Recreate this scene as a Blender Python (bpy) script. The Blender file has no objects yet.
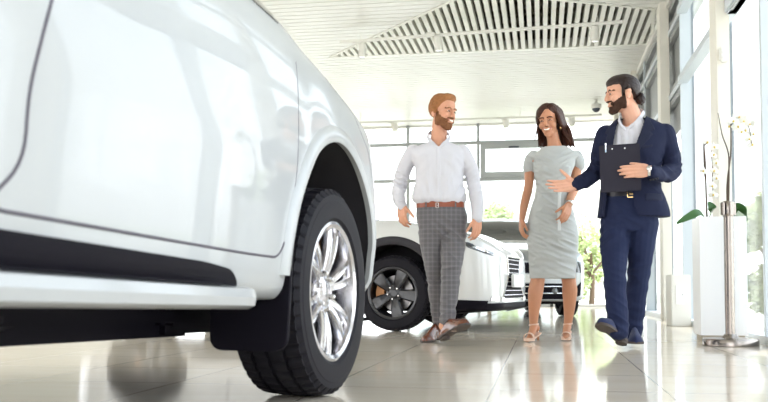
import bpy, bmesh, math, random
import numpy as np
from mathutils import Vector, Matrix, noise
from mathutils.bvhtree import BVHTree
random.seed(7)
R = math.radians
SC = bpy.context.scene
COL = SC.collection

# ---------------------------------------------------------------- camera model
F = 893.0; YAW = R(10.03); PITCH = R(2.5); HC = 0.4; HOR = 288.0
CY = HOR - F*math.tan(PITCH)
r_ = Vector((math.cos(YAW), math.sin(YAW), 0)); f0 = Vector((-math.sin(YAW), math.cos(YAW), 0))
f_ = f0*math.cos(PITCH) + Vector((0, 0, math.sin(PITCH))); u_ = Vector((0, 0, math.cos(PITCH))) - f0*math.sin(PITCH)
CAM = Vector((0, 0, HC))
def ray(px, py):
    return (r_*((px-384)/F) + u_*((CY-py)/F) + f_).normalized()
def place(px, py, depth):
    d = ray(px, py); return CAM + d*(depth/d.dot(f0))
def on_z(px, py, z):
    d = ray(px, py); return CAM + d*((z-HC)/d.z)
def on_x(px, py, X):
    d = ray(px, py); return CAM + d*(X/d.x)
def on_y(px, py, Y):
    d = ray(px, py); return CAM + d*(Y/d.y)

# ---------------------------------------------------------------- materials
def mat(name, col, rough=.5, metal=0., coat=0., spec=.5, bump=None, emit=None, ior=None, sheen=0., sub=0., var=None, alpha=None, trans=0.):
    m = bpy.data.materials.new(name); m.use_nodes = True
    nt = m.node_tree; b = nt.nodes['Principled BSDF']
    b.inputs['Base Color'].default_value = (*col, 1)
    b.inputs['Roughness'].default_value = rough; b.inputs['Metallic'].default_value = metal
    b.inputs['Coat Weight'].default_value = coat; b.inputs['Coat Roughness'].default_value = .03
    b.inputs['Specular IOR Level'].default_value = spec
    if ior: b.inputs['IOR'].default_value = ior
    if sheen: b.inputs['Sheen Weight'].default_value = sheen
    if sub:
        b.inputs['Subsurface Weight'].default_value = sub
        b.inputs['Subsurface Radius'].default_value = (.02, .008, .004)
    if trans: b.inputs['Transmission Weight'].default_value = trans
    if emit:
        b.inputs['Emission Color'].default_value = (*emit[0], 1); b.inputs['Emission Strength'].default_value = emit[1]
    tc = nt.nodes.new('ShaderNodeTexCoord')
    if var:      # (scale, amount) slow colour variation of the material itself
        n = nt.nodes.new('ShaderNodeTexNoise'); n.inputs['Scale'].default_value = var[0]; n.inputs['Detail'].default_value = 4
        mx = nt.nodes.new('ShaderNodeMix'); mx.data_type = 'RGBA'
        mx.inputs[6].default_value = (*[c*(1-var[1]) for c in col], 1); mx.inputs[7].default_value = (*[min(1, c*(1+var[1])) for c in col], 1)
        nt.links.new(tc.outputs['Object'], n.inputs['Vector']); nt.links.new(n.outputs['Fac'], mx.inputs[0])
        nt.links.new(mx.outputs[2], b.inputs['Base Color'])
    if bump:     # (scale, strength, stretch xyz)
        n = nt.nodes.new('ShaderNodeTexNoise'); n.inputs['Scale'].default_value = bump[0]; n.inputs['Detail'].default_value = 3
        mp = nt.nodes.new('ShaderNodeMapping'); mp.inputs['Scale'].default_value = bump[2] if len(bump) > 2 else (1, 1, 1)
        bp = nt.nodes.new('ShaderNodeBump'); bp.inputs['Strength'].default_value = bump[1]; bp.inputs['Distance'].default_value = .01
        nt.links.new(tc.outputs['Object'], mp.inputs['Vector']); nt.links.new(mp.outputs[0], n.inputs['Vector'])
        nt.links.new(n.outputs['Fac'], bp.inputs['Height']); nt.links.new(bp.outputs[0], b.inputs['Normal'])
    return m
def math_node(nt, op, a, b=None):
    n = nt.nodes.new('ShaderNodeMath'); n.operation = op
    for i, v in enumerate((a, b)):
        if v is None: continue
        if isinstance(v, (int, float)): n.inputs[i].default_value = v
        else: nt.links.new(v, n.inputs[i])
    return n.outputs[0]

def glass_mat(name, tint=(1, 1, 1), refl=.5):
    m = bpy.data.materials.new(name); m.use_nodes = True; nt = m.node_tree
    nt.nodes.remove(nt.nodes['Principled BSDF']); out = nt.nodes['Material Output']
    t = nt.nodes.new('ShaderNodeBsdfTransparent'); t.inputs[0].default_value = (*tint, 1)
    g = nt.nodes.new('ShaderNodeBsdfGlossy'); g.inputs['Roughness'].default_value = .01
    fr = nt.nodes.new('ShaderNodeFresnel'); fr.inputs['IOR'].default_value = 1.45
    f = math_node(nt, 'MULTIPLY', fr.outputs[0], refl)
    mx = nt.nodes.new('ShaderNodeMixShader')
    nt.links.new(f, mx.inputs[0]); nt.links.new(t.outputs[0], mx.inputs[1]); nt.links.new(g.outputs[0], mx.inputs[2])
    nt.links.new(mx.outputs[0], out.inputs['Surface'])
    return m

def floor_mat():
    m = mat('polished_tile', (.62, .585, .53), rough=.09, spec=.38)
    nt = m.node_tree; b = nt.nodes['Principled BSDF']
    tc = nt.nodes.new('ShaderNodeTexCoord'); sp = nt.nodes.new('ShaderNodeSeparateXYZ'); nt.links.new(tc.outputs['Object'], sp.inputs[0])
    def line(src, off):
        v = math_node(nt, 'DIVIDE', math_node(nt, 'SUBTRACT', src, off), .665)
        fr = math_node(nt, 'ABSOLUTE', math_node(nt, 'SUBTRACT', math_node(nt, 'FRACT', math_node(nt, 'ADD', v, 100.5)), .5))
        return math_node(nt, 'LESS_THAN', fr, .0035), math_node(nt, 'FLOOR', math_node(nt, 'ADD', v, 100.))
    lx, ix = line(sp.outputs[0], -.197); ly, iy = line(sp.outputs[1], 3.57)
    g = math_node(nt, 'MAXIMUM', lx, ly)
    n = nt.nodes.new('ShaderNodeTexNoise'); n.inputs['Scale'].default_value = 1.6; n.inputs['Detail'].default_value = 6; n.inputs['Distortion'].default_value = 1.2
    mp = nt.nodes.new('ShaderNodeMapping'); mp.inputs['Scale'].default_value = (.6, 3, 1)
    nt.links.new(tc.outputs['Object'], mp.inputs[0]); nt.links.new(mp.outputs[0], n.inputs['Vector'])
    wn = nt.nodes.new('ShaderNodeTexWhiteNoise'); wn.noise_dimensions = '2D'
    cb = nt.nodes.new('ShaderNodeCombineXYZ'); nt.links.new(ix, cb.inputs[0]); nt.links.new(iy, cb.inputs[1]); nt.links.new(cb.outputs[0], wn.inputs['Vector'])
    fac = math_node(nt, 'ADD', math_node(nt, 'MULTIPLY', n.outputs['Fac'], .8), math_node(nt, 'MULTIPLY', wn.outputs['Value'], .25))
    c1 = nt.nodes.new('ShaderNodeMix'); c1.data_type = 'RGBA'; c1.inputs[6].default_value = (.74, .63, .50, 1); c1.inputs[7].default_value = (.88, .80, .69, 1)
    nt.links.new(fac, c1.inputs[0])
    c2 = nt.nodes.new('ShaderNodeMix'); c2.data_type = 'RGBA'; c2.inputs[7].default_value = (.22, .18, .15, 1)
    nt.links.new(g, c2.inputs[0]); nt.links.new(c1.outputs[2], c2.inputs[6]); nt.links.new(c2.outputs[2], b.inputs['Base Color'])
    bp = nt.nodes.new('ShaderNodeBump'); bp.inputs['Strength'].default_value = .03; bp.inputs['Distance'].default_value = .01
    n2 = nt.nodes.new('ShaderNodeTexNoise'); n2.inputs['Scale'].default_value = 5
    nt.links.new(tc.outputs['Object'], n2.inputs['Vector']); nt.links.new(n2.outputs['Fac'], bp.inputs['Height']); nt.links.new(bp.outputs[0], b.inputs['Normal'])
    return m
def plaid_mat():
    m = mat('grey_check_wool', (.2, .19, .2), rough=.85, sheen=.2, bump=(300, .15))
    nt = m.node_tree; b = nt.nodes['Principled BSDF']
    tc = nt.nodes.new('ShaderNodeTexCoord'); sp = nt.nodes.new('ShaderNodeSeparateXYZ'); nt.links.new(tc.outputs['Object'], sp.inputs[0])
    def band(src, per, w):
        fr = math_node(nt, 'ABSOLUTE', math_node(nt, 'SUBTRACT', math_node(nt, 'FRACT', math_node(nt, 'DIVIDE', math_node(nt, 'ADD', src, 10.), per)), .5))
        return math_node(nt, 'LESS_THAN', fr, w)
    a = band(sp.outputs[0], .034, .05); c = band(sp.outputs[2], .034, .05)
    d = band(sp.outputs[0], .034, .25); e = band(sp.outputs[2], .034, .25)
    s = math_node(nt, 'ADD', math_node(nt, 'MULTIPLY', math_node(nt, 'ADD', a, c), .38), math_node(nt, 'MULTIPLY', math_node(nt, 'ADD', d, e), .13))
    mx = nt.nodes.new('ShaderNodeMix'); mx.data_type = 'RGBA'; mx.inputs[6].default_value = (.105, .097, .105, 1); mx.inputs[7].default_value = (.20, .195, .205, 1)
    nt.links.new(s, mx.inputs[0]); nt.links.new(mx.outputs[2], b.inputs['Base Color'])
    return m

M = dict(
 white_paint=mat('white_car_paint', (.40, .41, .42), rough=.3, coat=.7, spec=.4),
 pearl_paint=mat('pearl_car_paint', (.62, .62, .61), rough=.3, coat=1.0),
 silver_paint=mat('silver_car_paint', (.42, .44, .46), rough=.3, metal=.6, coat=1.0),
 black_plastic=mat('black_plastic', (.004, .003, .007), spec=.12, rough=.6, bump=(400, .05)),
 grey_plastic=mat('dark_grey_cladding', (.035, .032, .038), spec=.25, rough=.6),
 liner=mat('wheel_well_liner', (.012, .01, .014), rough=.9),
 seam=mat('panel_gap', (.10, .09, .11), rough=.9),
 rubber=mat('tyre_rubber', (.009, .008, .012), spec=.18, rough=.6, bump=(60, .04)),
 alloy=mat('silver_alloy', (.55, .54, .56), rough=.16, metal=1.0),
 dark_alloy=mat('graphite_alloy', (.02, .019, .023), rough=.4, metal=.3, coat=.5),
 steel=mat('brake_steel', (.22, .21, .21), rough=.4, metal=1.0, var=(8, .2)),
 caliper=mat('copper_caliper', (.35, .16, .06), rough=.5, metal=.3),
 chrome=mat('chrome', (.78, .77, .77), rough=.08, metal=1.0),
 brushed=mat('brushed_steel', (.30, .265, .24), rough=.24, metal=1.0, bump=(40, .03, (1, 1, .02))),
 car_glass=mat('tinted_car_glass', (.015, .02, .022), rough=.03, spec=.9, coat=.5),
 lamp_glass=mat('headlamp_glass', (.13, .14, .15), rough=.05, coat=1.0, metal=.5),
 plate=mat('blank_white_plate', (.8, .8, .78), rough=.5),
 wall_white=mat('white_painted_metal', (.80, .79, .74), rough=.5, bump=(30, .01)),
 wall_shell=mat('cream_column_paint', (.80, .77, .69), rough=.55, bump=(30, .01)),
 frame_blue=mat('pale_grey_aluminium', (.60, .65, .69), rough=.4),
 frame_grey=mat('grey_aluminium', (.30, .31, .31), rough=.45),
 gasket=mat('dark_gasket', (.05, .06, .08), rough=.6),
 ceil=mat('white_ceiling_slat', (.74, .735, .69), rough=.34, spec=.4),
 ceil_gap=mat('ceiling_gap', (.45, .45, .39), rough=.8),
 baffle=mat('white_baffle', (.84, .84, .77), rough=.5),
 void=mat('plenum_dark', (.45, .41, .34), rough=.95),
 pipe=mat('service_pipe', (.35, .32, .27), rough=.6),
 frame_mid=mat('mid_grey_aluminium', (.40, .425, .43), rough=.45),
 glass=glass_mat('window_glass', (.97, .99, 1.0), .55),
 floor=floor_mat(),
 skin=mat('light_skin', (.62, .31, .20), rough=.5, sub=.12, spec=.35, var=(30, .06)),
 skin_w=mat('tanned_skin', (.53, .25, .145), rough=.45, sub=.12, spec=.4, var=(30, .06)),
 skin_s=mat('fair_skin', (.68, .37, .26), rough=.5, sub=.12, spec=.35, var=(30, .06)),
 lip=mat('lips', (.45, .13, .11), rough=.4), teeth=mat('teeth', (.85, .83, .78), rough=.3),
 eye_white=mat('eye_white', (.7, .68, .66), rough=.2), iris=mat('dark_iris', (.03, .02, .015), rough=.1),
 ginger=mat('ginger_hair', (.30, .125, .045), spec=.25, rough=.65, bump=(90, .6, (1, 1, .35)), var=(60, .35)),
 ginger_beard=mat('ginger_beard', (.21, .09, .042), spec=.2, rough=.8, bump=(160, .6), var=(120, .5)),
 brown_hair=mat('long_dark_brown_hair', (.050, .017, .010), rough=.5, spec=.3, bump=(90, .8, (1, 1, .06)), var=(30, .3)),
 black_hair=mat('sleek_dark_hair', (.020, .010, .009), spec=.3, rough=.42, bump=(90, .5, (1, .12, 1))),
 black_beard=mat('dark_beard', (.055, .027, .018), spec=.2, rough=.8, bump=(160, .6), var=(90, .4)),
 shirt=mat('white_cotton', (.60, .59, .635), rough=.8, bump=(14, .45, (1, 1, .6)), sheen=.1),
 belt=mat('tan_leather', (.24, .05, .016), rough=.4), shoe=mat('brown_leather', (.13, .035, .014), rough=.22, coat=.4),
 sole=mat('dark_sole', (.06, .042, .035), rough=.6, bump=(120, .3)), plaid=plaid_mat(),
 dress=mat('pale_grey_crepe', (.45, .465, .46), rough=.85, sheen=.05, bump=(10, .25, (1, 1, 3))),
 dress_tie_lit=mat('pale_grey_crepe_lit', (.62, .64, .64), rough=.7), sandal=mat('nude_leather', (.72, .50, .38), rough=.35), heel=mat('heel_wood', (.40, .18, .09), rough=.4),  # tie is the dress crepe, its lit look painted as a lighter colour
 navy=mat('navy_wool', (.010, .0135, .040), rough=.85, spec=.25, sheen=.0, bump=(9, .3, (1, 1, 1.4))),
 navy_t=mat('navy_trouser_wool', (.012, .018, .054), rough=.85, spec=.25, sheen=.0, bump=(9, .35, (1, 1, .7))),
 navy_l=mat('navy_lapel', (.008, .011, .033), rough=.7, spec=.3),
 suede=mat('navy_suede', (.010, .018, .070), rough=.9, sheen=.1, bump=(200, .3)),
 black_leather=mat('black_leather', (.015, .013, .02), rough=.4),
 board=mat('charcoal_clipboard', (.018, .016, .028), rough=.7, spec=.3, bump=(200, .06)),
 planter=mat('white_gloss_planter', (.88, .88, .89), rough=.35), planter_in=mat('planter_recess', (.45, .40, .32), rough=.7),
 leaf=mat('orchid_leaf', (.045, .13, .03), rough=.35, bump=(20, .2)), stem=mat('orchid_stem', (.10, .07, .05), rough=.6),
 petal=mat('white_petal', (.82, .82, .76), rough=.6, sub=.1), lipy=mat('yellow_throat', (.75, .55, .12), rough=.5), soil=mat('potting_bark', (.05, .03, .02), rough=.95, bump=(60, .8)),
 foliage=mat('garden_foliage', (.36, .43, .19), rough=.85, var=(1.5, .35)), bark=mat('bark', (.12, .08, .05), rough=.9, bump=(20, .6)),
 paving=mat('outdoor_paving', (.62, .60, .56), rough=.9, var=(.4, .08)), grass=mat('lawn', (.42, .44, .32), rough=.95, var=(2, .15)),
 bldg=mat('pale_render', (.62, .60, .58), rough=.9), bldg_win=mat('office_window', (.50, .52, .54), rough=.4),
 roof=mat('roof_membrane', (.5, .5, .48), rough=.9), gold=mat('gold', (.8, .55, .25), rough=.2, metal=1.),
 pen=mat('pale_blue_pen', (.45, .6, .75), rough=.3),
)

# ---------------------------------------------------------------- mesh helpers
def setp(o, label=None, cat=None, group=None, kind=None):
    if label: o['label'] = label
    if cat: o['category'] = cat
    if group: o['group'] = group
    if kind: o['kind'] = kind
    return o
def empty(name, loc=(0, 0, 0), rz=0, label=None, cat=None, group=None):
    o = bpy.data.objects.new(name, None); COL.objects.link(o); o.location = loc; o.rotation_euler = (0, 0, rz); o.empty_display_size = .1
    return setp(o, label, cat, group)
def mesh_obj(name, me, mats, parent=None, smooth=None):
    o = bpy.data.objects.new(name, me); COL.objects.link(o)
    if mats is not None:
        me.materials.clear()
        for m in (mats if isinstance(mats, (list, tuple)) else [mats]): me.materials.append(M[m] if isinstance(m, str) else m)
    if smooth is not None:
        me.shade_smooth()
        if smooth < 179: me.set_sharp_from_angle(angle=R(smooth))
    if parent: o.parent = parent
    return o
class MB:
    def __init__(s): s.v = []; s.f = []; s.mi = []; s.m = 0
    def add(s, vs, fs):
        b = len(s.v); s.v += [tuple(p) for p in vs]; s.f += [tuple(i+b for i in f) for f in fs]; s.mi += [s.m]*len(fs)
    def box(s, x0, x1, y0, y1, z0, z1, T=None):
        vs = [Vector((x, y, z)) for z in (z0, z1) for x, y in ((x0, y0), (x1, y0), (x1, y1), (x0, y1))]
        if T: vs = [T @ p for p in vs]
        s.add(vs, [(0, 3, 2, 1), (4, 5, 6, 7), (0, 1, 5, 4), (1, 2, 6, 5), (2, 3, 7, 6), (3, 0, 4, 7)])
    def bbox(s, c, d, T=None, bev=.01):   # chamfered box
        x, y, z = d[0]/2, d[1]/2, d[2]/2; b = min(bev, x*.9, y*.9, z*.9)
        bm = bmesh.new(); bmesh.ops.create_cube(bm, size=1)
        for v in bm.verts: v.co = Vector((v.co.x*2*x, v.co.y*2*y, v.co.z*2*z))
        bmesh.ops.bevel(bm, geom=list(bm.edges), offset=b, segments=2, affect='EDGES')
        bm.verts.index_update()
        vs = [v.co + Vector(c) for v in bm.verts]
        if T: vs = [T @ p for p in vs]
        s.add(vs, [[v.index for v in f.verts] for f in bm.faces]); bm.free()
    def rings(s, rings, closed=True, caps=True):
        n = len(rings[0]); vs = [p for r in rings for p in r]; fs = []
        for i in range(len(rings)-1):
            for j in range(n if closed else n-1):
                k = (j+1) % n; fs.append((i*n+j, i*n+k, (i+1)*n+k, (i+1)*n+j))
        if caps and closed: fs.append(tuple(range(n))[::-1]); fs.append(tuple((len(rings)-1)*n+j for j in range(n)))
        s.add(vs, fs)
    def tube(s, pts, rad, n=10, T=None):
        pts = [Vector(p) for p in pts]
        if not isinstance(rad, (list, tuple)): rad = [rad]*len(pts)
        rs = []; ref = None
        for i, p in enumerate(pts):
            d = (pts[min(i+1, len(pts)-1)] - pts[max(i-1, 0)])
            d = d.normalized() if d.length > 1e-9 else Vector((0, 0, 1))
            if ref is None: ref = d.orthogonal().normalized()
            a = (ref - d*ref.dot(d)); a = a.normalized() if a.length > 1e-6 else d.orthogonal().normalized(); ref = a; b = d.cross(a)
            ring = [p + (a*math.cos(t) + b*math.sin(t))*rad[i] for t in [2*math.pi*k/n for k in range(n)]]
            rs.append([T @ q for q in ring] if T else ring)
        s.rings(rs)
    def lathe(s, prof, n=48, T=None, closed=False):   # prof (r, h) about local z
        rs = []
        for r, h in prof:
            ring = [Vector((r*math.cos(2*math.pi*k/n), r*math.sin(2*math.pi*k/n), h)) for k in range(n)]
            rs.append([T @ q for q in ring] if T else ring)
        if closed: rs.append(rs[0])
        s.rings(rs, caps=not closed)
    def ell(s, c, r, T=None, seg=16, rg=10):
        c = Vector(c); rs = []
        for i in range(rg+1):
            a = math.pi*i/rg; a = max(.02, min(math.pi-.02, a))
            rs.append([c + Vector((r[0]*math.sin(a)*math.cos(t), r[1]*math.sin(a)*math.sin(t), -r[2]*math.cos(a))) for t in [2*math.pi*k/seg for k in range(seg)]])
        if T: rs = [[T @ q for q in ring] for ring in rs]
        s.rings(rs)
    def prism(s, poly, a, b, T=None):   # poly (x,z), extruded y from a to b
        n = len(poly); vs = [Vector((x, a, z)) for x, z in poly] + [Vector((x, b, z)) for x, z in poly]
        if T: vs = [T @ p for p in vs]
        s.add(vs, [tuple(range(n)), tuple(range(2*n-1, n-1, -1))] + [(i, i+n, (i+1) % n+n, (i+1) % n) for i in range(n)])
    def obj(s, name, mats, parent=None, smooth=None, fix=True):
        me = bpy.data.meshes.new(name); me.from_pydata(s.v, [], s.f)
        if fix:
            bm = bmesh.new(); bm.from_mesh(me); bmesh.ops.recalc_face_normals(bm, faces=bm.faces); bm.to_mesh(me); bm.free()
        o = mesh_obj(name, me, mats, parent)
        if any(s.mi): me.polygons.foreach_set('material_index', s.mi)
        if smooth is not None:
            me.shade_smooth()
            if smooth < 179: me.set_sharp_from_angle(angle=R(smooth))
        return o
def evaluated(o):
    dg = bpy.context.evaluated_depsgraph_get(); dg.update()
    me = bpy.data.meshes.new_from_object(o.evaluated_get(dg), preserve_all_data_layers=True, depsgraph=dg)
    return me
def kill(o):
    me = o.data; bpy.data.objects.remove(o, do_unlink=True)
    if me and me.users == 0: bpy.data.meshes.remove(me)
def catmull(keys, xs):    # keys: list of (x, vec); returns interpolated rows (monotone-ish cubic)
    X = np.array([k[0] for k in keys]); V = np.array([k[1] for k in keys], float); out = []
    n = len(X); mt = np.zeros_like(V)
    for i in range(n):
        if i == 0: mt[i] = (V[1]-V[0])/(X[1]-X[0])
        elif i == n-1: mt[i] = (V[-1]-V[-2])/(X[-1]-X[-2])
        else:
            a = (V[i]-V[i-1])/(X[i]-X[i-1]); b = (V[i+1]-V[i])/(X[i+1]-X[i]); mt[i] = np.where(a*b <= 0, 0, 2*a*b/np.where(np.abs(a+b) < 1e-12, 1, a+b))
    for x in xs:
        i = int(min(max(np.searchsorted(X, x)-1, 0), n-2)); h = X[i+1]-X[i]; t = (x-X[i])/h
        out.append((2*t**3-3*t**2+1)*V[i] + (t**3-2*t**2+t)*h*mt[i] + (-2*t**3+3*t**2)*V[i+1] + (t**3-t**2)*h*mt[i+1])
    return np.array(out)
# ================================================================ THE ROOM
XW = 1.56; XG = 1.67; YB = 19.3; ZC = 3.95; XL = -8.5; YN = -3.6
b = MB(); b.box(XL, XW+.2, YN, YB+.1, -.12, 0); fl = setp(b.obj('floor', 'floor'), kind='structure')
b = MB(); b.box(-45, 60, -30, 75, -.2, -.14); g = setp(b.obj('ground', 'paving'), kind='structure')

# ceiling: planks across the room, a triangular opening with baffles
poly = [on_z(330, 57, ZC), on_z(652, 43.5, ZC), on_z(653, 9, ZC), on_z(472, -8.5, ZC)]
poly = [(p.x, p.y) for p in poly]
def xr(y):
    xs = []
    for i in range(4):
        (x0, y0), (x1, y1) = poly[i], poly[(i+1) % 4]
        if (y0-y)*(y1-y) < 0: xs.append(x0+(x1-x0)*(y-y0)/(y1-y0))
    return (min(xs), max(xs)) if len(xs) >= 2 else None
def yr(x):
    ys = []
    for i in range(4):
        (x0, y0), (x1, y1) = poly[i], poly[(i+1) % 4]
        if (x0-x)*(x1-x) < 0: ys.append(y0+(y1-y0)*(x-x0)/(x1-x0))
    return (min(ys), max(ys)) if len(ys) >= 2 else None
b = MB(); pitch = .155; y = YN
while y < YB:
    ye = min(y+pitch, YB); iv = xr(y+pitch/2)
    spans = [(XL, XW+.12)] if iv is None else [(XL, iv[0]), (iv[1], XW+.12)]
    for xa, xb in spans:
        if xb-xa < .01: continue
        b.m = 0; b.box(xa, xb, y+.011, ye-.011, ZC, ZC+.02)
        b.m = 1; b.box(xa, xb, y, ye, ZC+.045, ZC+.06)
    y = ye
setp(b.obj('ceiling', ['ceil', 'ceil_gap']), kind='structure')
b = MB()
x = min(p[0] for p in poly); k = 0
while x < XW:
    iv = yr(x)
    if iv and iv[1]-iv[0] > .03: b.box(x-.029, x+.029, iv[0], iv[1], ZC-.005, ZC+.11)
    x += .105
for i in range(4):
    (x0, y0), (x1, y1) = poly[i], poly[(i+1) % 4]
    d = Vector((x1-x0, y1-y0, 0)); L = d.length; T = Matrix.Translation((x0, y0, 0)) @ Matrix.Rotation(math.atan2(d.y, d.x), 4, 'Z')
    b.box(0, L, -.02, .02, ZC-.01, ZC+.13, T)
setp(b.obj('ceiling_baffles', 'baffle'), kind='structure')
b = MB(); x0, x1 = min(p[0] for p in poly)-.3, XW+.05; y0, y1 = min(p[1] for p in poly)-.3, max(p[1] for p in poly)+.3
b.box(x0, x1, y0, y1, ZC+.75, ZC+.8); b.box(x0, x1, y0-.05, y0, ZC+.07, ZC+.8); b.box(x0, x1, y1, y1+.05, ZC+.07, ZC+.8)
b.box(x0-.05, x0, y0, y1, ZC+.07, ZC+.8); b.box(x1, x1+.05, y0, y1, ZC+.07, ZC+.8)
setp(b.obj('ceiling_void', 'void'), kind='structure')
yy = y0+.4
while yy < y1:
    b = MB(); b.tube([(x0+.05, yy, ZC+.42), (x1-.05, yy, ZC+.42)], .055, 12); b.tube([(x0+.05, yy+.16, ZC+.35), (x1-.05, yy+.16, ZC+.35)], .02, 8)
    for q in np.arange(x0+.4, x1, .35): b.box(q, q+.03, yy-.03, yy+.0, ZC+.25, ZC+.75)
    setp(b.obj('trim_services', 'pipe', smooth=40), kind='structure'); yy += .62
b = MB(); b.box(XL-.3, XW+.9, YN, YB+.8, ZC+.82, ZC+1.1); setp(b.obj('roof', 'roof'), kind='structure')
b = MB(); b.box(XW-.02, XG+.06, YN, YB, ZC-.08, ZC+.1); b.box(XL, XW+.1, YB-.02, YB+.14, ZC-.03, ZC+.85); b.box(XW+.12, XW+.2, YN, YB, ZC+.06, ZC+.85)
setp(b.obj('trim_head', 'wall_white'), kind='structure')

# right glass wall
T2 = 2.74; T3 = 3.54
mull = [-3.55, -2.1, -.6, 1.2, 3.0, 4.8, 6.74, 8.42, 10.46, 12.27, 14.07, 15.9, 17.7, 19.3]
b = MB()
for y in mull: b.m = 0; b.box(XW, XG+.02, y-.03, y+.03, .0, ZC); b.m = 1; b.box(XG+.012, XG+.035, y-.034, y-.026, 0.03, ZC-.05)
b.m = 0
for z in (T2, T3): b.box(XW+.0, XW+.075, YN, YB, z-.03, z+.03)
b.box(XW-.02, XG+.04, YN, YB, 0, .06)
for z in (T2, T3): b.box(XW-.035, XW+.02, 7.86, 10.42, z-.036, z+.036)
setp(b.obj('wall_right', ['frame_blue', 'gasket']), kind='structure')
# grey sashes with opaque grey panels in the further bays
n = 0
for i in range(8, 13):
    for z0, z1 in ((T2+.04, T3-.04), (T3+.04, ZC-.08), (1.9, T2-.04)):
        ya, yb = mull[i]+.04, mull[i+1]-.04; b = MB(); w = .07
        X0, X1 = XG-.09, XG+.03
        b.box(X0, X1, ya, ya+w, z0, z1); b.box(X0, X1, yb-w, yb, z0, z1); b.box(X0, X1, ya, yb, z0, z0+w); b.box(X0, X1, ya, yb, z1-w, z1); b.box(XG-.03, XG-.015, ya+.02, yb-.02, max(z0, 2.3), z1)
        n += 1; setp(b.obj('window_%d' % n, 'frame_grey'), kind='structure')
for i in range(len(mull)-1):
    b = MB(); b.box(XG-.004, XG+.004, mull[i]+.02, mull[i+1]-.02, .05, ZC-.03)
    n += 1; setp(b.obj('window_%d' % n, 'glass'), kind='structure')
# left side: piers with open bays between, solid towards the back
b = MB()
for y0_, y1_ in ((-3.6, -3.0), (-.2, .4), (3.0, 3.6), (6.2, 8.0), (11.0, 19.3)): b.box(XL, XL+.25, y0_, y1_, 0, ZC)
for z in (T2, T3): b.box(XL+.05, XL+.15, YN, YB, z-.04, z+.04)
setp(b.obj('wall_left', 'wall_shell'), kind='structure')
# columns
for i, yc in enumerate([-2.75+.0, .8, 4.35-.05, 7.85, 11.4, 14.95, 18.5]):
    b = MB(); b.bbox((XW-.04, yc+.15, ZC/2), (.11, .30, ZC+.02), bev=.006)
    setp(b.obj('column', 'wall_shell', smooth=30), kind='structure')
# back glass wall
xm0 = on_y(408.5, 165, YB).x; xm1 = on_y(478.5, 165, YB).x; dx = xm1-xm0
xm = [xm0+dx*k for k in range(-9, 6) if xm0+dx*k < XW-.3]
b = MB()
for x in xm: b.box(x-.03, x+.03, YB-.1, YB+.03, 0, ZC)
for z in (T2, T3): b.box(XL, XW, YB-.08, YB+.03, z-.035, z+.035)
b.box(XL, XW, YB-.1, YB+.04, 0, .06)
setp(b.obj('wall_back', 'frame_mid'), kind='structure')
for i in range(len(xm)-1):
    b = MB(); b.box(xm[i]+.02, xm[i+1]-.02, YB-.004, YB+.004, .05, ZC-.03); n += 1
    setp(b.obj('window_%d' % n, 'glass'), kind='structure')
xa = xm[xm.index(xm1)]+.05 if xm1 in xm else xm1+.05
xb = on_y(548, 165, YB).x-.05
b = MB(); w = .11
b.box(xa, xb, YB-.13, YB, T3-.04-w, T3-.04); b.box(xa, xb, YB-.13, YB, T2+.04, T2+.04+w); b.box(xa, xa+w, YB-.13, YB, T2+.04+w, T3-.04-w); b.box(xb-w, xb, YB-.13, YB, T2+.04+w, T3-.04-w)
n += 1; wo = setp(b.obj('window_%d' % n, 'frame_mid'), kind='structure')
b = MB(); q = on_y(514, 147, YB); b.bbox((q.x, YB-.16, T3-.13), (.22, .05, .035)); b.obj('window_handle', 'gasket', wo)
# narrow service upstand beside the glass wall
base = on_z(674, 325, 0)
t = empty('service_cabinet', (XW-.13, 9.75, 0), 0, 'low white metal service box with a small hatch at the foot of the glass wall', 'cabinet')
b = MB(); b.bbox((0, .2, .27), (.2, .42, .54), bev=.008); b.obj('body', 'wall_white', t, 30)
b = MB(); b.bbox((-.01, -.012, .33), (.085, .012, .2), bev=.003); h = b.obj('door', 'planter', t, 30)
b = MB(); b.ell((.012, -.022, .33), (.006, .006, .006)); b.obj('latch', 'frame_grey', h, 60)

# ceiling track with spotlights
def track(p0, p1, z, name, lab):
    d = (p1-p0); L = d.length; T = Matrix.Translation((p0.x, p0.y, 0)) @ Matrix.Rotation(math.atan2(d.y, d.x), 4, 'Z')
    b = MB(); b.box(0, L, -.02, .02, z-.035, z, T)
    for q in np.arange(.3, L, 1.6): b.tube([T @ Vector((q, 0, z)), T @ Vector((q, 0, ZC-.012))], .006, 6)
    return setp(b.obj(name, 'wall_white'), lab, 'track')
ZT = ZC-.1
track(on_z(340, 41, ZT), on_z(623, 20.5, ZT), ZT, 'light_track', 'long white light track slung under the slatted ceiling opening')
def spot(p, z, lab, R1=.055, H=.2, tilt=0.):
    t = empty('spotlight', (p.x, p.y, z), YAW, lab, 'spotlight', 'white cylinder spotlights on the ceiling tracks')
    b = MB(); b.bbox((-.08, 0, -.02), (.13, .05, .05), bev=.008); b.tube([(-.05, 0, -.04), (-.02, 0, -.14)], .014, 8); b.obj('mount', 'wall_white', t, 40)
    b = MB(); T = Matrix.Translation((.02, 0, -.05)) @ Matrix.Rotation(tilt, 4, 'Y')
    b.lathe([(R1*.9, 0), (R1, -.015), (R1, -H), (R1*.85, -H), (R1*.8, -H+.03)], 24, T); b.obj('lamp_housing', 'wall_white', t, 40)
    b = MB(); b.lathe([(R1*.82, -H+.012), (R1*.8, -H+.005)], 24, T); b.obj('lens', 'lamp_glass', t)
spot(on_z(362, 40, ZT), ZT, 'leftmost white cylinder spotlight, over the tip of the ceiling opening', tilt=.1)
spot(on_z(436, 33, ZT), ZT, 'white cylinder spotlight on the middle of the ceiling track', tilt=-.1)
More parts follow.
